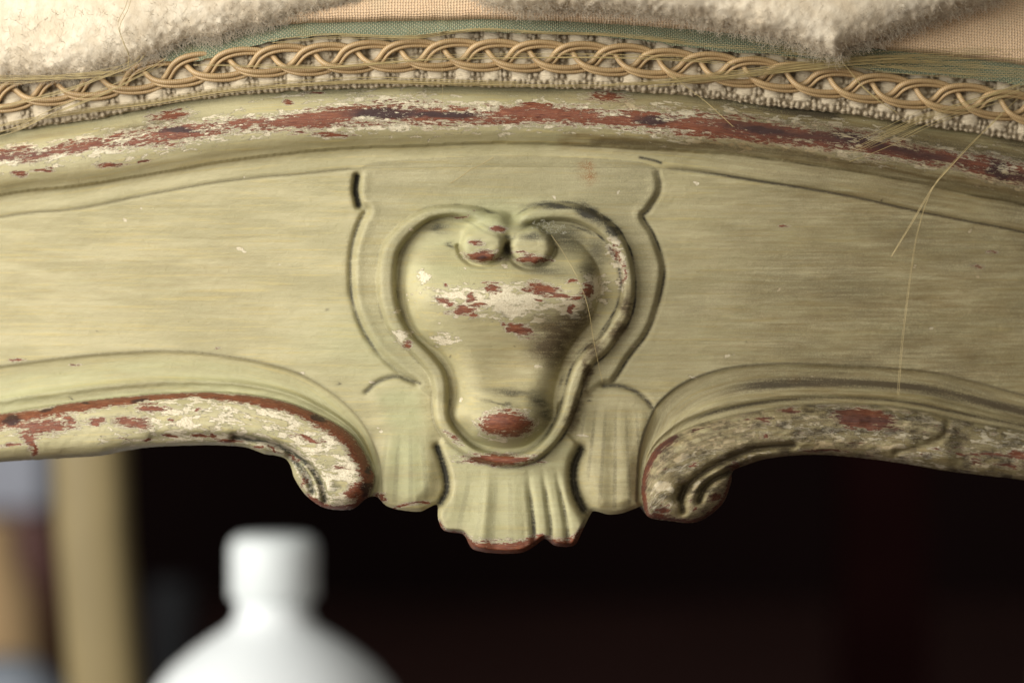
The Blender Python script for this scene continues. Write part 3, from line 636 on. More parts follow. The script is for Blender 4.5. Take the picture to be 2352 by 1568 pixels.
chair = empty('chair', (0.0, 0.0, -0.36), 'antique chair with a chipped pale green painted carved front rail and open upholstery above it', 'chair')
NX = X.shape[1]
BACK = 260.0
def cut(k, name, par, label=None):
    jj, ii = np.nonzero(lab == k)
    if len(jj) == 0: return None
    a = jj*NX+ii
    F = np.stack([a, a+NX, a+NX+1, a+1], 1)
    # boundary edges on the silhouette -> side wall going back
    pad = np.pad(lab, 1, constant_values=-1)
    J, I = jj+1, ii+1
    walls = []
    for dj, di, e0, e1 in ((1, 0, a+NX, a+NX+1), (-1, 0, a+1, a), (0, 1, a+NX+1, a+1), (0, -1, a, a+NX)):
        m_ = pad[J+dj, I+di] == -1
        walls.append(np.stack([e0[m_], e1[m_]], 1))
    Wl = np.vstack(walls)
    ids, inv = np.unique(F.ravel(), return_inverse=True)
    F2 = inv.reshape(F.shape)
    pos = POS.reshape(-1, 3)[ids]; nr = NRM.reshape(-1, 3)[ids]
    at = {'paint': paint.reshape(-1, 4)[ids], 'coat': coat.reshape(-1, 4)[ids], 'flow': FLOW.reshape(-1, 3)[ids]}
    if len(Wl):
        wid, winv = np.unique(Wl.ravel(), return_inverse=True); winv = winv.reshape(Wl.shape)
        nw = len(wid); n0 = len(ids)
        p0 = POS.reshape(-1, 3)[wid]; x0 = X.ravel()[wid]; y0 = Y.ravel()[wid]
        rows = [p0]; fr = [0, .12, 1.0]
        back = bow(x0)+BACK*PX
        for f in fr[1:]:
            p_ = p0.copy(); p_[:, 1] = p0[:, 1]*(1-f)+back*f
            if f < .5:
                sx = (gx_.ravel()[wid])*3*PX; sy = -(gy_.ravel()[wid])*3*PX
                lowp = y0 > 600
                p_[:, 0] -= 0*sx; p_[:, 2] -= 0*sy
            rows.append(p_)
        for r in range(2):
            A_ = n0+r*nw+winv; B_ = n0+(r+1)*nw+winv
            F2 = np.vstack([F2, np.stack([A_[:, 0], B_[:, 0], B_[:, 1], A_[:, 1]], 1)])
        pos = np.vstack([pos]+rows)
        outn = np.stack([gx_.ravel()[wid], 0*x0, -gy_.ravel()[wid]], 1)
        top = y0 < 600; outn[top] = (0, 0, 1)
        outn /= np.linalg.norm(outn, axis=1)[:, None]+1e-9
        nr = np.vstack([nr]+[outn]*3)
        for kname in at:
            v = at_full[kname].reshape(-1, at_full[kname].shape[-1])[wid]
            vs = []
            for f in fr:
                w_ = v.copy()
                if kname == 'flow': w_[:, 2] += f*26
                vs.append(w_)
            at[kname] = np.vstack([at[kname]]+vs)
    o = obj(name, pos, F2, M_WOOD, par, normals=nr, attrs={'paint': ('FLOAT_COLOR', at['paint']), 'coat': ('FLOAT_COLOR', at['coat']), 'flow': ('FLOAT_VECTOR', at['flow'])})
    if label: o['label'] = label
    return o
at_full = {'paint': paint, 'coat': coat, 'flow': FLOW}
rail = cut(0, 'seat_rail', chair, 'pale green painted flat panel of the front rail')
cut(1, 'top_moulding', chair, 'rounded moulding worn through to red wood under the braid')
cart = cut(2, 'cartouche', chair, 'shallow carved plate behind the heart shaped ornament')
cut(3, 'scroll_border', cart, 'raised heart shaped border of the cartouche')
cut(4, 'boss', cart, 'swelling pear shaped centre with chipped paint')
cut(5, 'pellet', cart, 'round carved bead, cleaner left one')
cut(6, 'pellet', cart, 'round carved bead, dirtier right one')
cut(7, 'leaf', chair, 'fluted leaf between left scroll and centre pendant')
cut(8, 'leaf', chair, 'greyer fluted leaf beside right scroll')
cut(9, 'pendant', chair, 'fluted shell pendant with red worn lower tips')
cut(10, 'scroll_moulding', chair, 'left lower scroll with creamy chipped paint')
cut(11, 'scroll_moulding', chair, 'right lower scroll, grimy and flaked')
# back of the rail
bp = sil_c[(sil_c[:, 0] > -705) & (sil_c[:, 0] < 3055)]
topx = np.arange(3050, -701, -50.)
pb = np.vstack([bp, np.stack([topx, Uf(topx)-15], 1)])
qx = P(pb[:, 0], pb[:, 1], 0*pb[:, 0])
qx[:, 1] = bow(pb[:, 0])+BACK*PX-.0001
bo = obj('rail_back', qx, [list(range(len(qx)))], plain('raw_wood', (.16, .09, .05), .8), chair, smooth=False)

# ------------------------------------------------------------------ upholstery on the rail
Mf = fcurve([(-900, 430), (-400, 305), (0, 221), (176, 198), (351, 172), (445, 158), (527, 148), (703, 135), (957, 127), (1150, 127), (1379, 134), (1554, 149), (1648, 158), (1824, 179), (2000, 202), (2193, 225), (2334, 246), (2750, 322), (3250, 430)])
Lf = fcurve([(-900, 350), (-400, 235), (0, 165), (200, 158), (334, 151), (373, 141), (464, 137), (520, 123), (615, 98), (738, 84), (922, 83), (1045, 72), (1185, 76), (1308, 79), (1414, 88), (1525, 102), (1666, 117), (1842, 134), (1982, 158), (2088, 170), (2228, 181), (2352, 198), (2750, 270), (3250, 380)])
Tf = fcurve([(-900, 300), (-400, 190), (0, 118), (300, 90), (615, 53), (827, 44), (992, 40), (1203, 39), (1343, 46), (1525, 56), (1608, 63), (1771, 79), (1982, 102), (2193, 124), (2352, 143), (2750, 210), (3250, 320)])

def cloth(name, base, gap, w, h, uvs, tone2, hole):
    t = NT(name); uv = t.n('ShaderNodeUVMap').outputs[0]
    sp = t.n('ShaderNodeSeparateXYZ'); t.put(sp.inputs[0], t.n('ShaderNodeTexCoord').outputs['UV'])
    wob = t.noise(t.vmul(t.n('ShaderNodeTexCoord').outputs['UV'], (.02, .02, 1)), 1, 3)
    u = t.math('ADD', sp.outputs[0], t.math('MULTIPLY', wob, 10)); v = t.math('ADD', sp.outputs[1], t.math('MULTIPLY', wob, 8))
    su = t.math('SINE', t.math('MULTIPLY', u, 2*math.pi/w)); sv = t.math('SINE', t.math('MULTIPLY', v, 2*math.pi/h))
    a = t.math('ADD', t.math('MULTIPLY', t.math('ABSOLUTE', su), .5), t.math('MULTIPLY', t.math('ABSOLUTE', sv), .5))
    chk = t.step(t.math('MULTIPLY', su, sv), -.25, .25)
    ho = t.step(a, hole[0], hole[1])
    tn = t.noise(t.vmul(t.n('ShaderNodeTexCoord').outputs['UV'], (.05, .3, 1)), 1, 4)
    tn2 = t.noise(t.vmul(t.n('ShaderNodeTexCoord').outputs['UV'], (.012, .02, 1)), 1, 4)
    c = t.mix(chk, base, tone2)
    c = t.mix(t.math('MULTIPLY', t.step(tn, .45, .7), .45), c, tuple(x*1.35 for x in base))
    c = t.mix(t.math('MULTIPLY', t.step(tn2, .5, .7), .5), c, gap[1])
    c = t.mix(ho, gap[0], c)
    t.put(t.b.inputs['Base Color'], c); t.b.inputs['Roughness'].default_value = .85
    t.b.inputs['Specular IOR Level'].default_value = .15
    t.put(t.b.inputs['Normal'], t.bump(t.math('ADD', a, tn), .00018))
    return t.m
M_GREEN = cloth('green_cloth', (.15, .19, .125), ((.03, .04, .02), (.24, .22, .11)), 9.5, 9.0, 1, (.31, .29, .19), (.15, .45))
M_LINEN = cloth('linen_cloth', (.60, .44, .29), ((.22, .13, .07), (.58, .46, .30)), 13, 13, 1, (.66, .47, .29), (.16, .42))
ux = np.arange(-700, 3051, 5.)
def strip(name, rows, mat, par, label=None, ux=ux):
    """rows: list of functions (x) -> (y, h)"""
    ys = []; hs = []
    for r in rows:
        y_, h_ = r(ux); ys.append(y_); hs.append(h_+0*ux)
    ys = np.array(ys); hs = np.array(hs); xx = np.broadcast_to(ux, ys.shape)
    pos = P(xx, ys, hs).reshape(-1, 3)
    L = np.vstack([np.zeros_like(ux)[None], np.cumsum(np.hypot(np.diff(ys, axis=0), np.diff(hs, axis=0)), axis=0)])
    uv = np.stack([xx.ravel(), L.ravel()], 1)
    o = obj(name, pos, grid_faces(len(rows), len(ux)), mat, par, uv=uv)
    if label: o['label'] = label
    return o
jag = 3.5*fbm(ux/14, ux*0, 201, 4)+5*vn(ux/60, ux*0, 203)
def grow(k):
    def f(x):
        a = Lf(x)+jag; b = Tf(x)-14
        y = a*(1-k)+b*k
        return y, 64+5*math.sin(math.pi*min(1, k*1.6))-26*k+3*fbm(x/70, x*0+k*1.5, 205)
    return f
strip('cover_fabric', [grow(k) for k in np.linspace(0, 1, 16)], M_GREEN, chair, 'frayed green woven cloth under the pale lining')
def lin(k):
    def f(x):
        e_ = Tf(x)+2+2*fbm(x/40, x*0, 211)
        yy = np.interp(k, [0, .05, .1, .5, .8, 1.0], [6, -1, -12, -150, -260, -300])
        hh = np.interp(k, [0, .03, .07, .12, .3, .5, .8, 1.0], [46, 60, 72, 76, 70, 40, -120, -900])
        return e_+yy, hh+7*fbm(x/160, x*0+k*3, 213)*min(1, k*8)
    return f
strip('linen_lining', [lin(k) for k in np.concatenate([np.linspace(0, .14, 12), np.linspace(.18, 1, 24)])], M_LINEN, chair, 'peach coloured open weave lining')

# braid: woven tape ...
bx_ = np.arange(-300, 2651, 2.); bv = np.linspace(0, 1, 62)
BX, BV = np.meshgrid(bx_, bv)
slope = np.gradient(Mf(bx_), bx_)[None]
top_, bot_ = Mf(BX)-58, Uf(BX)-3
BY = top_+(bot_-top_)*BV
us = BX+slope*(BY-Mf(BX))+2.5*vn(BX/40, BY/30, 221)
per = 65.; ph = (us/per) % 1
sat = ss(ph, .05, .14)*(1-ss(ph, .62, .72))
satp = np.clip(1-((ph-.38)/.30)**2, 0, 1)**.5
lowz = ss(BY-bot_, -22, -13)               # knotted lower edge
def beads(x, y, s, seed, jit=.5):
    i = np.floor(x/s); j = np.floor(y/s); r = np.zeros_like(x)
    for di in (-1, 0, 1):
        for dj in (-1, 0, 1):
            ci, cj = i+di, j+dj
            px = (ci+.5+jit*(hsh(ci, cj, seed)-.5))*s; py = (cj+.5+jit*(hsh(ci, cj, seed+1)-.5))*s
            rr = s*(.40+.18*hsh(ci, cj, seed+2))
            r = np.maximum(r, np.clip(1-((x-px)**2+(y-py)**2)/rr**2, 0, 1)**.5)
    return r
bd_ = beads(us, BY-Mf(BX), 13.0, 301)
pinch = 1-.25*np.abs(np.sin((BY-Mf(BX))/17.))
BH = 38+8*BV+sat*(1-lowz)*(9*satp*pinch+1.0*fbm(us/30, BY/2.6, 231, 2))+(1-sat*(1-lowz))*(6*bd_)
BH -= 10*ss(BV, .97, 1)+6*(1-ss(BV, 0, .05))
edge = 4*vn(BX/9, BX*0, 233)*ss(BV, .9, 1); BY = BY+edge
light = np.clip(sat*(1-lowz)*satp**.4+(1-sat*(1-lowz))*bd_*.55, 0, 1)
t = NT('braid_thread')
at_ = t.n('ShaderNodeAttribute', attribute_name='thread'); se = t.n('ShaderNodeSeparateColor'); t.put(se.inputs[0], at_.outputs['Color'])
uvn = t.n('ShaderNodeTexCoord').outputs['UV']
fi = t.noise(t.vmul(uvn, (.05, .9, 1)), 1, 4, .6)
c = t.mix(se.outputs[0], (.21, .16, .095), (.64, .54, .38))
c = t.mix(t.math('MULTIPLY', t.step(fi, .5, .66), .5), c, (.26, .19, .11))
t.put(t.b.inputs['Base Color'], c); t.b.inputs['Roughness'].default_value = .45
t.b.inputs['Specular IOR Level'].default_value = .45
t.put(t.b.inputs['Normal'], t.bump(fi, .0003)); M_TAPE = t.m
thr = np.stack([light, light*0, light*0, light*0+1], -1).reshape(-1, 4)
braid = obj('braid', P(BX, BY, BH).reshape(-1, 3), grid_faces(len(bv), len(bx_)), M_TAPE, chair, uv=np.stack([us.ravel(), BY.ravel()], 1), attrs={'thread': ('FLOAT_COLOR', thr)})
braid['label'] = 'woven gimp braid tape with satin bundles and beaded lower edge'
# ... and six wrapped cords plaited over it
t = NT('wrapped_cord'); sp = t.n('ShaderNodeSeparateXYZ'); t.put(sp.inputs[0], t.n('ShaderNodeTexCoord').outputs['UV'])
rg = t.math('SINE', t.math('ADD', t.math('MULTIPLY', sp.outputs[0], 2*math.pi/.42), t.math('MULTIPLY', sp.outputs[1], 2*math.pi)))
tn = t.noise(t.n('ShaderNodeTexCoord').outputs['Object'], 900, 3)
c = t.mix(t.step(rg, -1, .4), (.30, .19, .085), (.45, .31, .155))
c = t.mix(t.math('MULTIPLY', t.step(tn, .4, .7), .4), c, (.46, .33, .16))
t.put(t.b.inputs['Base Color'], c); t.b.inputs['Roughness'].default_value = .42; t.b.inputs['Specular IOR Level'].default_value = .5
t.put(t.b.inputs['Normal'], t.bump(rg, .00002)); M_CORD = t.m
sx = np.arange(-260, 2620, 4.)
for thin in (0, 1):
    for k in range(3):
        th = 2*np.pi*((sx-(783+.35156*480))/295.+k/3.)
        amp = 28.5+2.0*vn(sx/130, sx*0+k, 241)
        xo = sx+13*np.sin(2*th)+thin*7+3*vn(sx/90, sx*0, 243+k)
        yo = Mf(sx)-3-amp*np.cos(th)+thin*(10.0)+2*vn(sx/70, sx*0, 245+k)
        ho = 60+9*np.cos(2*(th-R_(140)))-thin*4
        path = P(xo, yo, ho)
        V, F, U_ = tubes([path], [(4.2 if thin else 6.4)*PX], 10)
        o = obj('cord', V, F, M_CORD, braid, uv=U_)
        o['label'] = 'thinner outer cord of the plait' if thin else 'thick wrapped cord of the plait'

# ------------------------------------------------------------------ loose cotton wadding
def poly_sd(x, y, poly):
    d = np.full(x.shape, 1e9); ins = np.zeros(x.shape, bool); q = np.vstack([poly, poly[:1]])
    for (ax, ay), (bx2, by2) in zip(q[:-1], q[1:]):
        vx, vy = bx2-ax, by2-ay; tt = np.clip(((x-ax)*vx+(y-ay)*vy)/(vx*vx+vy*vy+1e-9), 0, 1)
        d = np.minimum(d, np.hypot(x-ax-tt*vx, y-ay-tt*vy))
        if ay != by2: ins ^= ((ay > y) != (by2 > y)) & (x < (bx2-ax)*(y-ay)/(by2-ay)+ax)
    return np.where(ins, -d, d)
t = NT('cotton'); ob = t.n('ShaderNodeTexCoord').outputs['Object']
a = t.noise(ob, 260, 6, .65); b = t.noise(ob, 60, 4, .6)
c = t.mix(t.step(a, .35, .65), (.60, .51, .375), (.72, .64, .50)); c = t.mix(t.math('MULTIPLY', t.step(b, .5, .75), .4), c, (.58, .47, .32))
t.put(t.b.inputs['Base Color'], c); t.b.inputs['Roughness'].default_value = 1; t.b.inputs['Specular IOR Level'].default_value = 0
t.put(t.b.inputs['Normal'], t.bump(a, .0004))
M_COT = t.m
t = NT('cotton_fibre'); t.t.nodes.remove(t.b); d1 = t.n('ShaderNodeBsdfDiffuse'); d2_ = t.n('ShaderNodeBsdfTranslucent'); mm = t.n('ShaderNodeMixShader')
d1.inputs[0].default_value = (.82, .74, .60, 1); d2_.inputs[0].default_value = (.82, .74, .60, 1); mm.inputs[0].default_value = .5
t.t.links.new(d1.outputs[0], mm.inputs[1]); t.t.links.new(d2_.outputs[0], mm.inputs[2]); t.t.links.new(mm.outputs[0], t.t.nodes['Material Output'].inputs[0]); M_FIB = t.m
def wadding(poly, base, thick, seed, label, nfib, x0, x1, fall=45.):
    poly = cr(poly, 5, True)
    gx = np.arange(x0, x1, 5.); gy = np.arange(-170, 330, 5.)
    GX, GY = np.meshgrid(gx, gy)
    s_ = poly_sd(GX, GY, poly)+7*fbm(GX/40, GY/30, seed)+7*fbm(GX/11, GY/11, seed+2, 3)
    dd = np.clip(-s_, 0, None)
    hh = base+thick*(1-np.exp(-dd/fall))+7*fbm(GX/110, GY/80, seed+3, 2)*np.clip(dd/30, 0, 1)+1.5*fbm(GX/22, GY/18, seed+5, 2)*np.clip(dd/12, 0, 1)
    hb = base-6+0*GX
    cenk = .25*(s_[:-1, :-1]+s_[1:, :-1]+s_[:-1, 1:]+s_[1:, 1:]) < 0
    jj, ii = np.nonzero(cenk); n = len(gx); a_ = jj*n+ii
    F = np.stack([a_, a_+n, a_+n+1, a_+1], 1)
    N = GX.size
    Fb = F[:, ::-1]+N
    pad_ = np.pad(cenk, 1); J, I = jj+1, ii+1; W_ = []
    for dj, di, e0, e1 in ((1, 0, a_+n, a_+n+1), (-1, 0, a_+1, a_), (0, 1, a_+n+1, a_+1), (0, -1, a_, a_+n)):
        m_ = ~pad_[J+dj, I+di]; W_.append(np.stack([e0[m_], e0[m_]+N, e1[m_]+N, e1[m_]], 1))
    FF = np.vstack([F, Fb]+W_)
    pos = np.vstack([P(GX, GY, hh).reshape(-1, 3), P(GX, GY, hb).reshape(-1, 3)])
    # fibres: short curly hairs lying on and standing off the surface, thicker at the torn edge
    r = np.random.default_rng(seed)
    paths = []
    okj, oki = np.nonzero((s_ < 4) & (GX > -60) & (GX < 2420) & (GY > -40))
    w = np.exp(-np.abs(s_[okj, oki])/10.)+.035
    ch_ = r.choice(len(okj), nfib, p=w/w.sum())
    x_ = gx[oki[ch_]]+r.uniform(-2.5, 2.5, nfib); y_ = gy[okj[ch_]]+r.uniform(-2.5, 2.5, nfib); h_ = hh[okj[ch_], oki[ch_]]
    gyy, gxx = np.gradient(s_)
    ex = gxx[okj[ch_], oki[ch_]]; ey = gyy[okj[ch_], oki[ch_]]; en = np.hypot(ex, ey)+1e-6
    edge_ = np.exp(-np.abs(s_[okj, oki][ch_])/14.)
    ang_ = r.uniform(0, 2*np.pi, nfib); L = r.uniform(14, 36, nfib); curl = r.normal(0, 1.1, nfib)
    nst = 6; px, py, ph_ = x_.copy(), y_.copy(), h_-1.5
    dxx = np.cos(ang_)+1.1*edge_*ex/en; dyy = np.sin(ang_)+1.1*edge_*ey/en
    a0 = np.arctan2(dyy, dxx); pts = [np.stack([px, py, ph_], 1)]
    up = r.uniform(.0, .35, nfib)*(1-.5*edge_)
    for q_ in range(nst-1):
        a0 = a0+curl/nst*1.6+r.normal(0, .18, nfib)
        px = px+np.cos(a0)*L/nst; py = py+np.sin(a0)*L/nst
        ph_ = ph_+up*(2.2 if q_ < 2 else -1.2)-edge_*1.0
        pts.append(np.stack([px, py, ph_], 1))
    pts = np.stack(pts, 1)                         # nfib, nst, 3
    pw = P(pts[..., 0], pts[..., 1], pts[..., 2])
    rad = .30*PX; off = np.array([[0, 0, 1], [.87, 0, -.5], [-.87, 0, -.5]])*rad
    vv = (pw[:, :, None]+off[None, None]).reshape(-1, 3)
    bi = (np.arange(nfib)[:, None, None]*nst*3+np.arange(nst-1)[None, :, None]*3+np.arange(3)[None, None])
    bj = (np.arange(nfib)[:, None, None]*nst*3+np.arange(nst-1)[None, :, None]*3+(np.arange(3)[None, None]+1) % 3)
    Ff = np.stack([bi, bj, bj+3, bi+3], -1).reshape(-1, 4)
    ids, inv = np.unique(FF.ravel(), return_inverse=True)
    pos = pos[ids]; FF = inv.reshape(FF.shape)
    cpt = P((x0+x1)/2, 60, base)
    o = obj('cotton_wadding', np.vstack([pos, vv]), np.vstack([FF, Ff+len(pos)]), M_COT, None, loc=cpt)
    o.data.materials.append(M_FIB); mi = np.zeros(len(o.data.polygons), np.int32); mi[len(FF):] = 1; o.data.polygons.foreach_set('material_index', mi)
    tag(o, label, 'wadding', 'cotton wadding lying over the lining')
wadding([(-700, 340), (-400, 262), (-150, 200), (0, 178), (105, 174), (176, 169), (246, 153), (299, 142), (352, 122), (404, 97), (492, 81), (562, 62), (615, 51), (685, 30), (773, 8), (850, -30), (900, -160), (300, -168), (-400, -165), (-720, -150)], 78, 60, 501, 'large cream cotton wadding lump at the upper left covering the braid end', 7000, -720, 940)
wadding([(1075, -30), (1130, 8), (1200, 24), (1300, 22), (1400, 26), (1500, 36), (1650, 56), (1750, 82), (1830, 100), (1890, 122), (1925, 132), (1960, 108), (2060, 74), (2150, 42), (2230, 16), (2310, -20), (2360, -160), (1700, -168), (1040, -160)], 120, 95, 601, 'cream cotton wadding hanging to a torn point at the upper right', 6000, 1000, 2420, 26.)

# ------------------------------------------------------------------ loose threads
t = NT('thread'); tn = t.noise(t.n('ShaderNodeTexCoord').outputs['Object'], 300, 3)
t.put(t.b.inputs['Base Color'], t.mix(tn, (.24, .17, .065), (.52, .42, .20))); t.b.inputs['Roughness'].default_value = .4
M_THR = t.m
def threads(name, label, cat, mains, n, spread, rad, seed, group=None, fan=None, wob=3.0):
    """mains: list of control paths (x, y, h); n strands each wandering about its path"""
    r = np.random.default_rng(seed); paths = []; rr = []
    for mpts in mains:
        c0 = cr(mpts, 8)
        m_ = len(c0); tt = np.linspace(0, 1, m_)
        for i in range(n):
            a, b = r.normal(0, spread, 2); f = 1 if fan is None else (fan[0]+(fan[1]-fan[0])*tt)
            p1, p2, p3 = r.uniform(0, 6.28, 3)
            lo = int(r.uniform(0, .25)*m_) if n > 3 else 0; hi = m_-(int(r.uniform(0, .25)*m_) if n > 3 else 0)
            dy = a*f+wob*np.sin(tt*r.uniform(3, 9)+p1); dx = b*f*.6+wob*np.sin(tt*r.uniform(3, 9)+p2)
            dh = np.abs(r.normal(0, 3))+2*np.sin(tt*6+p3)
            q_ = P(c0[:, 0]+dx, c0[:, 1]+dy, c0[:, 2]+dh)[lo:hi]
            paths.append(q_); rr.append(rad*PX*r.uniform(.6, 1.25))
    V, F, _ = tubes(paths, rr, 5)
    cpt = V.mean(0)
    o = obj(name, V, F, M_THR, None, loc=cpt)
    tag(o, label, cat, group)
    return o
threads('thread_bundle', 'golden loose threads sweeping from the left edge up to the wadding', 'threads', [[(-60, 262, 92), (40, 238, 92), (150, 208, 92), (230, 178, 100), (300, 150, 104), (330, 128, 125)], [(-60, 318, 70), (40, 290, 78), (120, 255, 86), (230, 214, 88), (330, 168, 92), (380, 140, 98)]], 5, 3.0, .7, 701, wob=4)
threads('thread_bundle', 'fine thread fringe along the lower edge of left wadding', 'threads', [[(-60, 184, 92), (60, 182, 94), (150, 178, 94), (230, 172, 98), (300, 160, 90)]], 14, 5, .6, 702, wob=4)
threads('thread_bundle', 'thin pale threads lying level across the middle of the plait', 'threads', [[(370, 146, 80), (520, 149, 80), (700, 154, 80), (800, 150, 80), (992, 134, 80), (1204, 130, 80), (1414, 130, 80), (1608, 138, 80), (1700, 150, 78)]], 6, 2.2, .7, 703, wob=2)
threads('thread_bundle', 'golden flat thread band along the bottom of the braid, left and middle', 'threads', [[(-60, 300, 58), (60, 276, 60), (176, 257, 60), (352, 236, 60), (527, 208, 62), (703, 193, 62), (860, 186, 62), (1027, 190, 62), (1238, 194, 60), (1450, 196, 62)]], 14, 3.0, .55, 704, wob=2.5)
threads('thread_bundle', 'wide golden thread bundle crossing the plait to the right edge', 'threads', [[(1380, 196, 64), (1525, 188, 72), (1701, 169, 80), (1842, 151, 84), (1982, 137, 84), (2158, 130, 82), (2420, 128, 80)]], 26, 5.0, .55, 705, fan=(.5, 2.4), wob=3)
threads('thread_bundle', 'golden hairs spread over green cloth at the right edge', 'threads', [[(1700, 112, 78), (1900, 135, 80), (2100, 158, 80), (2420, 178, 80)]], 18, 9.0, .5, 706, wob=5)
threads('thread_bundle', 'frayed golden tuft fanning down over the red worn moulding at right', 'threads', [[(2440, 160, 96), (2330, 205, 98), (2230, 240, 98), (2130, 272, 100), (2040, 312, 104), (1950, 352, 104)]], 16, 8.0, .5, 707, fan=(1.3, 1.6), wob=4)
threads('thread_bundle', 'fine threads along the edge of the green cloth in the middle', 'threads', [[(600, 96, 78), (760, 82, 78), (940, 86, 78), (1100, 68, 78), (1250, 74, 78), (1420, 80, 78), (1620, 100, 78), (1800, 112, 78)]], 8, 2.5, .7, 708, wob=3)
threads('thread', 'long double thread hanging from the braid down the right panel', 'thread', [[(2370, 200, 90), (2300, 262, 94), (2263, 299, 96), (2210, 352, 98), (2144, 429, 80), (2109, 527, 44), (2090, 640, 24), (2073, 780, 16), (2063, 905, 12)], [(2300, 262, 94), (2240, 322, 96), (2180, 388, 94), (2144, 429, 84), (2095, 510, 60), (2046, 590, 40)]], 2, 1.4, .5, 709, wob=1.2)
threads('thread', 'single curved hair lying down the right side of the heart ornament', 'thread', [[(1266, 540, 72), (1295, 582, 76), (1330, 645, 88), (1351, 708, 92), (1365, 789, 74), (1384, 876, 34)]], 1, .2, .75, 710, wob=.3)
threads('thread', 'short golden hair on the plate above the heart ornament', 'thread', [[(1034, 422, 20), (1060, 405, 22), (1080, 390, 24), (1105, 378, 26), (1133, 362, 30)]], 1, .2, .8, 711, wob=.3)
threads('thread', 'wavy thread lying down over the left wadding', 'thread', [[(300, -20, 150), (290, 20, 150), (272, 60, 150), (282, 100, 142), (294, 130, 124), (292, 158, 104)]], 2, 2.5, .8, 712, wob=2)
threads('thread', 'thread slanting from the wadding point down over the plait', 'thread', [[(1915, 128, 96), (1940, 150, 92), (1982, 200, 88), (2030, 242, 88), (2060, 262, 84)]], 2, 1.2, .8, 713, wob=1)
threads('thread', 'single fibre slanting across the braid onto the moulding above the right tab', 'thread', [[(1525, 152, 82), (1570, 195, 80), (1625, 238, 78), (1685, 292, 84)]], 1, .5, .7, 714, wob=1)
threads('thread', 'faint upright fibre crossing braid above the left lobe', 'thread', [[(1004, 60, 84), (1012, 110, 84), (1016, 170, 80), (1015, 260, 82)]], 1, .3, .45, 715, wob=1)

# ------------------------------------------------------------------ cobwebs caught in the carving
def web(label, cx, cy, rx, ry, rot, h, n, seed):
    r = np.random.default_rng(seed)
    pts = r.normal(0, .5, (n, 2)); pts = pts[np.hypot(pts[:, 0], pts[:, 1]) < 1.1]
    paths = []
    c_, s_ = math.cos(R_(rot)), math.sin(R_(rot))
    q = np.stack([cx+pts[:, 0]*rx*c_-pts[:, 1]*ry*s_, cy+pts[:, 0]*rx*s_+pts[:, 1]*ry*c_], 1)
    hh = h+r.uniform(-3, 3, len(q))
    for i in range(len(q)):
        dd = np.hypot(*(q-q[i]).T); 
        for j in np.argsort(dd)[1:4]:
            if j > i: paths.append(P(np.array([q[i, 0], q[j, 0]]), np.array([q[i, 1], q[j, 1]]), np.array([hh[i], hh[j]])))
    V, F, _ = tubes(paths, [.22*PX]*len(paths), 4)
    o = obj('cobweb', V, F, M_WEB, None, loc=V.mean(0)); tag(o, label, 'cobweb', 'cobwebs caught in the carving')
M_WEB = plain('web_silk', (.48, .47, .38), .7)
web('small grey cobweb inside the top right of the heart', 1262, 522, 42, 16, 8, 46, 170, 801)
web('small grey cobweb in the groove of the left scroll', 700, 1092, 46, 14, 52, 44, 120, 802)

# ------------------------------------------------------------------ back legs of the chair
def loft(path, sect, n=20, power=4):
    """superellipse sections (cx, cy, z, rx, ry)"""
    V = []
    a = np.arange(n)/n*2*np.pi
    for (cx, cy, z, rx, ry) in path:
        c_, s_ = np.cos(a), np.sin(a)
        V.append(np.stack([cx+rx*np.sign(c_)*np.abs(c_)**(2/power), cy+ry*np.sign(s_)*np.abs(s_)**(2/power), z+0*a], 1))
    m_ = len(path); V = np.vstack(V)
    i = (np.arange(m_-1)[:, None]*n+np.arange(n)[None]).ravel(); j = (np.arange(m_-1)[:, None]*n+(np.arange(n)[None]+1) % n).ravel()
    F = [tuple(f) for f in np.stack([i, j, j+n, i+n], 1)]
    F.append(tuple(range(n))[::-1]); F.append(tuple(range((m_-1)*n, m_*n)))
    return V, F
M_LEG = plain('aged_leg_paint', (.30, .235, .115), .5, nscale=18, nvar=.12)
for sx_, lab_ in ((-.178, 'blurred back leg of the chair at left'), (.2445, 'blurred back leg of the chair at right')):
    sgn = 1 if sx_ < 0 else -1
    V, F = loft([(sx_+sgn*dx, .5+dy, z, r, r) for dx, dy, z, r in [(-.002, 0, .03, .0155), (0, 0, -.03, .0155), (.002, .0, -.08, .0155), (.007, .004, -.15, .0155), (.010, .012, -.26, .015), (.014, .03, -.34, .015), (.014, .032, -.36, .016)]], None, 20, 3)
    o = obj('leg', V, F, M_LEG, chair); o['label'] = lab_

# ------------------------------------------------------------------ bottle under the seat
def lathe(prof, n=56, squash=1.0):
    a = np.arange(n)/n*2*np.pi; V = []
    for r, z in prof: V.append(np.stack([r*np.cos(a), squash*r*np.sin(a), z+0*a], 1))
    m_ = len(prof); V = np.vstack(V)
    i = (np.arange(m_-1)[:, None]*n+np.arange(n)[None]).ravel(); j = (np.arange(m_-1)[:, None]*n+(np.arange(n)[None]+1) % n).ravel()
    F = [tuple(f) for f in np.stack([i, j, j+n, i+n], 1)]
    F.append(tuple(range(n))[::-1]); F.append(tuple(range((m_-1)*n, m_*n)))
    return V, F
bl = (-.0855, .34, -.3625)
bottle = empty('bottle', bl, 'blurred white plastic bottle with a white screw cap standing under the chair', 'bottle')
M_BOT = plain('white_plastic', (.84, .88, .89), .35, .4, 5, .02); M_CAP = plain('cap_plastic', (.78, .83, .83), .4, .4, 5, .02)
def place(o, l): o.location = l
V, F = lathe([(.0, .002), (.046, .0), (.050, .004), (.051, .012), (.051, .195), (.0505, .208), (.049, .220), (.0462, .230), (.0425, .2390), (.0370, .2455), (.0290, .2520), (.0215, .2570), (.0160, .2605), (.0136, .2645), (.0134, .272)])
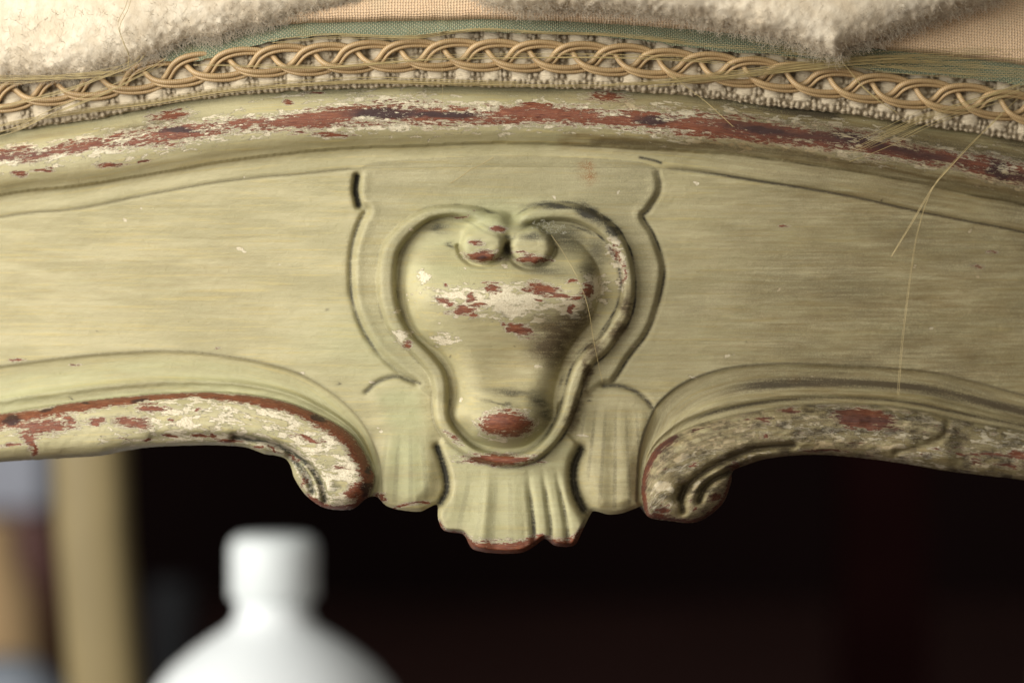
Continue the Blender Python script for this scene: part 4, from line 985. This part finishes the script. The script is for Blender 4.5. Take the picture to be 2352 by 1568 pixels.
o = obj('body', V, F, M_BOT, None); o.parent = bottle
V, F = lathe([(.0130, .2700), (.0152, .2702), (.0160, .2712), (.0160, .2880), (.0150, .2912), (.0125, .2928), (.0, .2932)])
o = obj('cap', V, F, M_CAP, None); o.parent = bottle

# ------------------------------------------------------------------ dim room behind
def box(x0, x1, y0, y1, z0, z1):
    V = [(x, y, z) for x in (x0, x1) for y in (y0, y1) for z in (z0, z1)]
    return np.array(V), [(0, 1, 3, 2), (4, 6, 7, 5), (0, 4, 5, 1), (2, 3, 7, 6), (0, 2, 6, 4), (1, 5, 7, 3)]
def boxobj(name, b, mat, par=None, bev=.004, loc=None):
    V, F = box(*b)
    if loc is None and par is None: loc = ((b[0]+b[1])/2, (b[2]+b[3])/2, b[4])
    o = obj(name, V, F, mat, par, smooth=False, loc=loc)
    m_ = o.modifiers.new('bevel', 'BEVEL'); m_.width = bev; m_.segments = 3
    return o
o = obj('floor', [(-4, -2.5, -.36), (4, -2.5, -.36), (4, 3.0, -.36), (-4, 3.0, -.36)], [(0, 1, 2, 3)], plain('floor_wood', (.060, .025, .021), .6, .2, 3, .3), loc=(0, 0, -.36)); tag(o, kind='structure')
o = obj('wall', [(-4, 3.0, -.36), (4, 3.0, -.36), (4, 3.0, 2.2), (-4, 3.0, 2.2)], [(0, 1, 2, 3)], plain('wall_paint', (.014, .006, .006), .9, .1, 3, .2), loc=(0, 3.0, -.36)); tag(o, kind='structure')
cab = boxobj('cabinet', (-.58, -.334, 1.28, 1.62, -.36, -.124), plain('cabinet_wood', (.13, .035, .025), .45, .4, 12, .25)); tag(cab, 'blurred dark red brown cabinet behind the left back leg', 'cabinet')
o = boxobj('storage_box', (-.54, -.345, 1.32, 1.50, -.124, .03), plain('grey_blue_card', (.50, .53, .62), .7, .2, 12, .1)); tag(o, 'blurred blue grey box on top of the red brown cabinet', 'box')
V, F = lathe([(.0, 0), (.026, 0), (.029, .006), (.034, .05), (.040, .10), (.040, .16), (.034, .205), (.022, .23), (.020, .24), (.022, .25), (.0, .251)], 40)
o = obj('vase', np.array(V), F, plain('tan_glaze', (.62, .42, .22), .35, .4, 20, .12), None); o.location = (-.325, 1.0, -.36); tag(o, 'blurred tan vase in front of the red brown cabinet', 'vase')
V, F = loft([(0, 0, 0, .055, .05), (0, 0, .06, .06, .055), (.0, 0, .13, .055, .05), (.004, 0, .17, .045, .04), (.008, 0, .19, .02, .02)], None, 24, 2.5)
o = obj('cloth_bundle', V, F, plain('blue_cloth', (.34, .38, .44), .9, .1, 40, .2)); o.location = (-.285, .80, -.36); tag(o, 'blurred grey blue cloth bundle standing on the floor at the lower left', 'cloth')
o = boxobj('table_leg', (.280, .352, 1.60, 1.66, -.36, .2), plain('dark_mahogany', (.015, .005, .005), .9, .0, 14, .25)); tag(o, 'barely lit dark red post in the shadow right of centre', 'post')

V, F = lathe([(.0, 0), (.017, 0), (.018, .003), (.018, .172), (.017, .176), (.0, .177)], 40)
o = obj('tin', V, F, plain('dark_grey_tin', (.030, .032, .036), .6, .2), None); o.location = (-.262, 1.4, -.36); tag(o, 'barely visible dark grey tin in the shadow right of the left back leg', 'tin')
